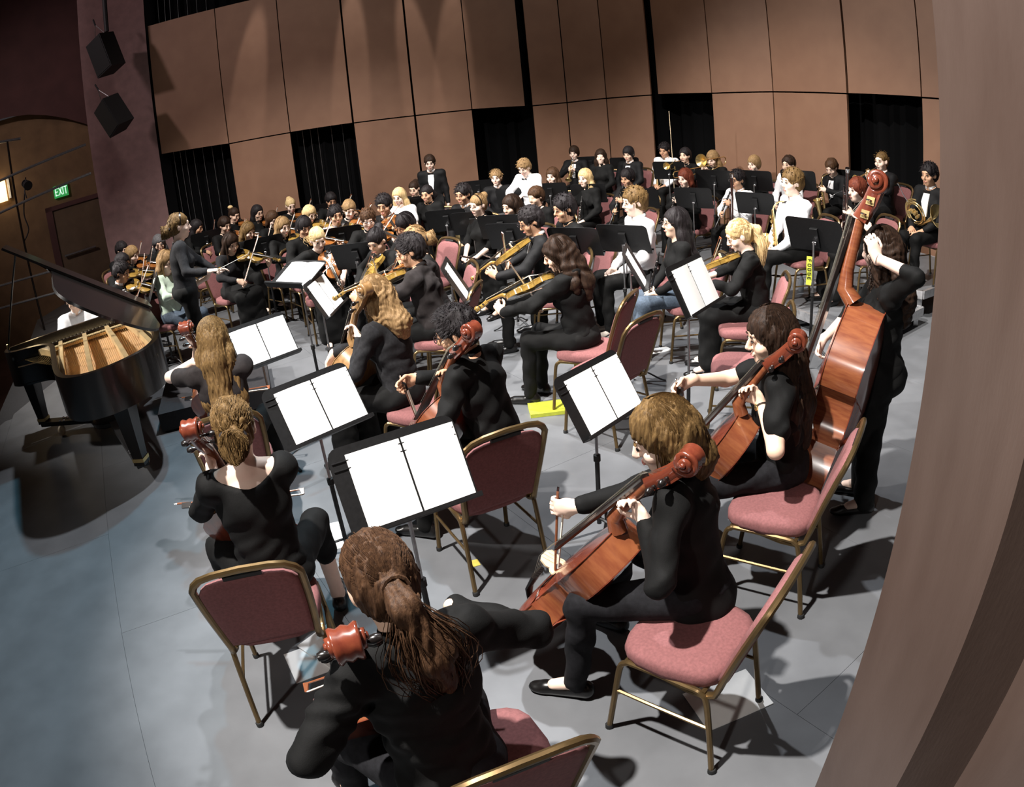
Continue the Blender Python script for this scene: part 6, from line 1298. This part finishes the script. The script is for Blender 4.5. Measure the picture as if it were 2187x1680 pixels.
 {'key': 'tp_long', 'x': 1.886, 'y': 11.756, 'z': 0.2, 's': 0.97, 'face': -129.5, 'lean': 0.06, 'head': (0.4, 0.1, 0), 'lod': 'far', 'pose': 'lap', 'hair': ('longstraight', 'dark'), 'desc': 'back row player with very long brown hair', 'label': 'person with very long brown hair turned away in the back row', 'fem': True, 'skin': 'fair', 'facing': False, 'hlen': 0.4},
 {'key': 'tp_asian', 'x': 2.37, 'y': 11.773, 'z': 0.2, 's': 1.0, 'face': -132.1, 'lean': 0.06, 'head': (0.1, 0.2, 0), 'lod': 'far', 'pose': 'lap', 'hair': ('bowl', 'black'), 'desc': 'back row player with black bowl fringe', 'label': 'person with black straight fringe behind the far stands', 'skin': 'light', 'top': ('jacket', 'suit', 'long')},
 {'key': 'tp_white', 'x': 3.066, 'y': 11.993, 'z': 0.2, 's': 1.03, 'face': -134.6, 'lean': 0.06, 'head': (0.1, 0.2, 0), 'lod': 'mid', 'pose': 'lap', 'hair': ('curly', 'black'), 'desc': 'back row player in white shirt with black curls', 'label': 'person in white shirt with thick black hair holding a trumpet upright', 'skin': 'tan', 'top': ('shirt', 'whiteshirt', 'long'), 'item': 'trumpet'},
 {'key': 'tp_gl', 'x': 3.156, 'y': 11.007, 'z': 0.2, 's': 0.98, 'face': -140.1, 'lean': 0.06, 'head': (0.1, 0.0, 0), 'lod': 'far', 'pose': 'trumpet', 'hair': ('short', 'black'), 'desc': 'trumpeter hidden behind his instrument', 'label': 'person with short black hair whose face is hidden by a raised trumpet', 'skin': 'light', 'tpit': -0.1},
 {'key': 'tb_long', 'x': 3.447, 'y': 10.449, 'z': 0.2, 's': 0.98, 'face': -144.7, 'lean': 0.15, 'head': (0.1, 0.35, 0), 'lod': 'far', 'pose': 'trumpet', 'hair': ('longstraight', 'light'), 'desc': 'trombonist with long fair hair', 'label': 'person with long fair hair bent over a trombone in the back row', 'fem': True, 'skin': 'fair', 'item': 'trombone', 'hlen': 0.2, 'tpit': 0.35},
 {'key': 'tb_boy', 'x': 3.738, 'y': 9.424, 'z': 0.2, 's': 0.96, 'face': -152.4, 'lean': 0.06, 'head': (0.1, 0.1, 0), 'lod': 'far', 'pose': 'lap', 'hair': ('bowl', 'light'), 'desc': 'back row boy with fair fringe', 'label': 'person with straight fair fringe in the right back row', 'skin': 'fair'},
 {'key': 'br_dark', 'x': 4.181, 'y': 9.171, 'z': 0.2, 's': 0.98, 'face': -155.5, 'lean': 0.06, 'head': (0.1, 0.1, 0), 'lod': 'far', 'pose': 'lap', 'hair': ('curly', 'dark'), 'desc': 'back row boy with short dark curls', 'label': 'person with short dark curls behind the white shirted saxophonist', 'skin': 'light', 'top': ('shirt', 'whiteshirt', 'long')},
 {'key': 'br_eup', 'x': 4.862, 'y': 9.107, 'z': 0.2, 's': 0.98, 'face': -157.9, 'lean': 0.2, 'head': (0.2, 0.5, 0), 'lod': 'far', 'pose': 'clarinet', 'hair': ('curly', 'brown'), 'desc': 'back row player with face behind the horn', 'label': 'person in suit with wavy brown hair leaning into a brass horn', 'skin': 'fair', 'top': ('jacket', 'suit', 'long'), 'item': 'sax'},
 {'key': 'br_buzz', 'x': 5.219, 'y': 8.254, 'z': 0.32, 's': 1.03, 'face': -164.2, 'lean': 0.06, 'head': (0.1, 0.1, 0), 'lod': 'mid', 'pose': 'trumpet', 'hair': ('crop', 'honey'), 'desc': 'brass player with buzz cut', 'label': 'person with fair buzz cut and hand at the mouth behind the bass scroll', 'skin': 'fair', 'top': ('jacket', 'suit', 'long'), 'tpit': -0.2},
 {'key': 'horn', 'x': 4.914, 'y': 6.678, 'z': 0.32, 's': 1.05, 'face': -164.7, 'lean': 0.06, 'head': (0.05, 0.15, 0), 'lod': 'mid', 'pose': 'lap', 'hair': ('short', 'black'), 'desc': 'horn player in tuxedo', 'label': 'person in tuxedo with a french horn on the riser at the far right', 'skin': 'tan', 'top': ('jacket', 'suit', 'long'), 'item': 'horn'},
 {'key': 'pno', 'x': -4.45, 'y': 6.15, 'z': 0, 's': 0.98, 'face': -56, 'lean': 0.06, 'head': (0, 0.3, 0), 'lod': 'far', 'pose': 'reach', 'hair': ('short', 'dark'), 'desc': 'pianist', 'label': 'person in white shirt seated at the far side of the piano under the lid', 'top': ('shirt', 'whiteshirt', 'long'), 'facing': False, 'chair': True, 'clabel': 'burgundy chair at the far side of the piano'},
]
STANDS = [
 (-0.434, 2.263, 0, -62.9, 'tall', 'large black music stand in the centre foreground', 2, 'two white pages on the centre foreground stand'),
 (-1.007, 3.213, 0, -48.2, 'lower', 'black music stand between the two left cellists and the boy', 2, 'two white pages on the stand behind the foreground stand'),
 (0.448, 3.196, 0, -45.5, 'low', 'black music stand right of centre, before the empty chair', 2, 'white page on the stand right of centre'),
 (1.223, 4.153, 0, -42.0, 'high', 'black music stand of the ponytailed violist', 2, 'white page on the stand of the ponytailed violist'),
 (-1.724, 4.469, 0, -47.5, 'lower', 'music stand of the long haired cellist', 2, 'white page on the stand beside the piano tail'),
 (-1.729, 5.641, 0, -125, 'flat', 'tilted conductor stand with white score', 2, 'white open score on the conductor stand'),
 (-1.46, 5.494, 0, -5, 'mid', 'music stand turned edge on behind the conductor stand', 2, 'white pages on the edge on stand behind the conductor stand'),
 (-0.354, 5.462, 0, -2, 'mid', 'music stand seen edge on beside the grey shirt violist', 1, 'white page on the edge on stand beside the grey shirt violist'),
 (1.085, 5.347, 0, -15, 'mid', 'music stand seen edge on before the striped clarinetist', 1, 'white page on the edge on stand before the striped clarinetist'),
 (-5.885, 10.843, 0, -150, 'mid', 'leftmost rear music stand above the piano lid', 0, None),
 (-4.986, 9.193, 0, -150, 'mid', 'middle of the three music stands left of the conductor', 0, None),
 (-4.034, 7.25, 0, -150, 'mid', 'nearest music stand left of the conductor', 0, None),
 (-4.625, 10.478, 0, 112.9, 'mid', 'music stand right behind the head of the conductor', 0, None),
 (-2.991, 8.608, 0, 103.7, 'mid', 'tall music stand with a pale sheet before the second violins', 1, 'white sheet on the tall stand with a pale sheet before the second violins'),
 (-3.456, 11.436, 0, 103.3, 'mid', 'far music stand below the blond updo violinist', 0, None),
 (-2.886, 11.55, 0, 99.5, 'mid', 'far music stand below the crew cut violinist', 0, None),
 (-1.879, 8.391, 0, 91.5, 'mid', 'music stand below the patterned shirt violinist', 0, None),
 (-1.456, 7.036, 0, 82.2, 'mid', 'music stand left of the sleek bun violist', 0, None),
 (-1.506, 14.755, 0, 91.1, 'mid', 'music stand before the far tuxedo man', 0, None),
 (-1.284, 10.387, 0, 88.5, 'mid', 'music stand below the long blond wind player', 1, 'white sheet on the stand below the long blond wind player'),
 (-0.992, 10.651, 0, 86.6, 'mid', 'music stand below the smooth black haired player', 0, None),
 (-0.596, 8.724, 0, 80.3, 'mid', 'music stand left of the flutists', 0, None),
 (-0.251, 8.262, 0, 76.1, 'mid', 'music stand right before the bun flutist', 1, 'white sheet on the stand right before the bun flutist'),
 (-0.224, 12.116, 0, 83.3, 'mid', 'far music stand behind the tuxedo flutist', 0, None),
 (0.319, 10.327, 0, 77.3, 'mid', 'music stand before the white shirted percussionist', 0, None),
 (0.073, 7.786, 0, 71.8, 'mid', 'music stand behind the curly violist', 0, None),
 (0.159, 7.141, 0, 68.5, 'mid', 'lower music stand half behind the curly violist', 1, 'white sheet on the lower stand half behind the curly violist'),
 (0.891, 10.619, 0, 74.4, 'mid', 'music stand below the ash brown wind player', 0, None),
 (1.407, 10.096, 0, 70.1, 'mid', 'music stand below the long blond haired player of the winds', 1, 'white sheet on the stand below the long blond haired player of the winds'),
 (1.862, 12.818, 0.2, 73.3, 'mid', 'back row music stand right of the trumpeter', 0, None),
 (2.363, 12.107, 0.2, 69.6, 'mid', 'back row music stand before the bowl fringe player', 0, None),
 (1.981, 9.204, 0, 64.1, 'mid', 'music stand right of the black fringe clarinetist', 0, None),
 (0.748, 6.542, 0, 61.6, 'mid', 'music stand with a red edged binder in the centre', 0, None),
 (1.216, 6.495, 0, 58.1, 'mid', 'music stand before the white shirt player in canvas shoes', 0, None),
 (2.833, 10.829, 0.2, 64.3, 'mid', 'wide back row music stand below the white shirted trumpeter', 0, None),
 (3.071, 9.269, 0.2, 58.4, 'mid', 'back row music stand below the trombonist', 0, None),
 (2.674, 8.989, 0, 59.5, 'mid', 'music stand before the red haired clarinetist', 0, None),
 (3.614, 9.097, 0.2, 55.0, 'mid', 'back row music stand below the fair fringe boy', 0, None),
 (3.304, 8.302, 0, 53.5, 'mid', 'music stand before the clarinetist in glasses and white shirt', 0, None),
 (4.305, 9.092, 0.2, 51.8, 'mid', 'back row music stand behind the saxophonist', 0, None),
 (5.216, 9.176, 0.2, 48.2, 'mid', 'back row music stand left of the bass scroll', 0, None),
 (2.644, 5.245, 0.2, 42.3, 'mid', 'music stand in front of the bassoonist on the right', 1, 'white sheet on the stand in front of the bassoonist on the right'),
]
CHAIRS = [
 (1.63, 4.33, 0, 160, 'pink lit empty chair left of the watch wearing cellist'),
 (0.68, 4.5, 0, 132, 'empty burgundy chair seen from behind, right of centre'),
 (1.684, 8.619, 0, 190, 'burgundy chair back behind the white shirt player'),
 (-4.3, 9.506, 0, 30, 'burgundy chair standing right behind the conductor'),
]

def p_world(d, c):
    """wrists given in world space"""
    iv = c['mtx'].inverted(); R = iv.to_3x3(); hands = {}
    for k, (w_, fd, pn, cu, hint) in d['wh'].items():
        hands[k] = (np.array(iv@Vector(w_)), np.array(R@Vector(fd)), np.array(R@Vector(pn)), cu, np.array(R@Vector(hint)))
    return dict(hands=hands, things=[(k, iv@m, l) for k, m, l in d.get('wthings', [])])
def p_reach(d, c):
    P = c['P']; u = c['u']
    return dict(hands={k: (P+u*.22+V3(k*.10, .34, 0), (0, 1, -.3), (0, 0, -1), .6, (k, -.3, -.5)) for k in (-1, 1)}, things=[])
POSE['world'] = p_world; POSE['reach'] = p_reach
EXTRA = {
 'conductor': dict(wh={1: ((-2.60, 5.78, 1.29), (.95, .1, .05), (0, .2, -1), .9, (-.5, -.5, -1)), -1: ((-2.66, 6.20, 1.18), (.8, -.1, .2), (.2, -.4, -.8), .6, (-.6, .5, -1))},
                   wthings=[('baton', frame((-2.51, 5.79, 1.29), (.88, -.05, .26), (0, 0, 1)), 'pale baton in the raised hand of the conductor')]),
 'bass': dict(wh={-1: ((1.865, 2.985, 1.55), (-.25, .15, .9), (.1, .9, .1), .9, (.75, -.55, -.9)), 1: ((1.70, 3.52, .80), (-.5, -.4, -.7), (0, -.8, -.3), .9, (.4, .8, -.3))},
              wthings=[('bow_bass', frame((1.72, 3.56, .74), (-.35, -.93, -.05), (-.9, .2, .2)), 'bass bow hanging behind the double bass')]),
}
for d in PEOPLE:
    d.update(EXTRA.get(d['key'], {})); d['pose'] = POSE[d['pose']]; person(d)
for x, y, z, face, kind, label, sh, sl in STANDS: stand(x, y, z, face, kind, label, sh, sl)
for x, y, z, face, label in CHAIRS: thing('chair', build_chair, place(x, y, z, face), label, 'chair', 'burgundy banquet chairs')
# double bass leaning against its player
tip, topp = Vector((1.54, 3.03, .0)), Vector((2.07, 3.08, 2.0)); ax = (topp-tip).normalized()
bb = build_fiddle('double_bass', 1.11, .20, .42, .19, .060, M['cellowood'], M['cellorib'], outl=BASSO, endpin=.21, bass=True)
bb.matrix_world = frame(tip+ax*.21, ax, (-.74, .66, .2)); tag(bb, 'large red brown double bass leaning on its standing player', 'double bass')

# percussion and small things among the winds
def kettle(x, y, r, label):
    E = empty('timpani', Matrix.Translation((x, y, 0)), label, 'drum', 'timpani')
    MB().lathe([(.02, .34), (r*.45, .38), (r*.8, .50), (r*.97, .66), (r, .78), (r, .80)], 24).build('bowl', M['brass'], E)
    MB().lathe([(0, .812), (r*.98, .812), (r*1.0, .80), (0, .80)], 24).build('drum_head', M['drumskin'], E)
    MB().lathe([(r*.99, .79), (r*1.03, .79), (r*1.03, .815), (r*.99, .815)], 24).build('hoop', M['steel'], E)
    for k in range(3):
        a = 2*PI*k/3; MB().tube([(r*.9*math.cos(a), r*.9*math.sin(a), .78), (r*.75*math.cos(a), r*.75*math.sin(a), 0)], .018, 8).build('leg', M['standblk'], E)
kettle(-.50, 10.55, .37, 'timpani with pale head before the tuxedo percussionist')
kettle(.22, 9.75, .34, 'timpani in front of the white shirted percussionist')
wind('bassoon', frame((2.62, 7.38, .24), (.03, .02, 1), (-1, 0, 0)), 'dark bassoon with silver ring standing left of the saxophonist')
tag(MB().tube([(2.95, 11.0, .2), (2.93, 11.0, 2.16)], [.008, .004], 6).build('slim_rod', M['maple']), 'slim pale rod rising before the dark bay of the back row', 'rod')
bt = empty('water_bottle', Matrix.Translation((3.33, 6.95, .20)), 'clear water bottle with red cap on the low riser', 'bottle')
MB().lathe([(0, 0), (.032, 0), (.034, .02), (.034, .13), (.014, .17), (.013, .185), (0, .185)], 14).build('bottle_body', mat('pale_plastic', (205, 210, 214), .15, spec=.5), bt)
MB().lathe([(0, .182), (.016, .182), (.016, .205), (0, .206)], 12).build('cap', mat('red_cap', (170, 50, 50), .4), bt)
ys = empty('luggage_strap', frame((3.02, 6.12, .80), (0, 0, -1), (-.5, -.86, 0)), 'yellow strap with black letters hanging beside the saxophonist', 'strap')
MB().tube([(0, 0, 0), (.004, .09, .004), (-.004, .19, -.004), (.006, .29, .0)], .028, 4, flat=(1, .08), up=(0, 0, 1)).build('strap_band', M['yellow'], ys, smooth=False)
for i_, ch_ in enumerate('FOOGE'):
    g_ = {'F': [(0, 0, 0, 1), (0, 1, .6, 1), (0, .5, .5, .5)], 'O': [(0, 0, 0, 1), (.6, 0, .6, 1), (0, 0, .6, 0), (0, 1, .6, 1)], 'G': [(0, 0, 0, 1), (0, 1, .6, 1), (0, 0, .6, 0), (.6, 0, .6, .5), (.3, .5, .6, .5)], 'E': [(0, 0, 0, 1), (0, 1, .6, 1), (0, .5, .5, .5), (0, 0, .6, 0)]}[ch_]
    mb_ = MB()
    for a0, b0, a1, b1 in g_:
        mb_.tube([((.5-b0)*.032, .03+i_*.045+a0*.035, .006), ((.5-b1)*.032, .03+i_*.045+a1*.035, .006)], .0035, 4)
    mb_.build('letter', M['ebony'], ys, smooth=False)
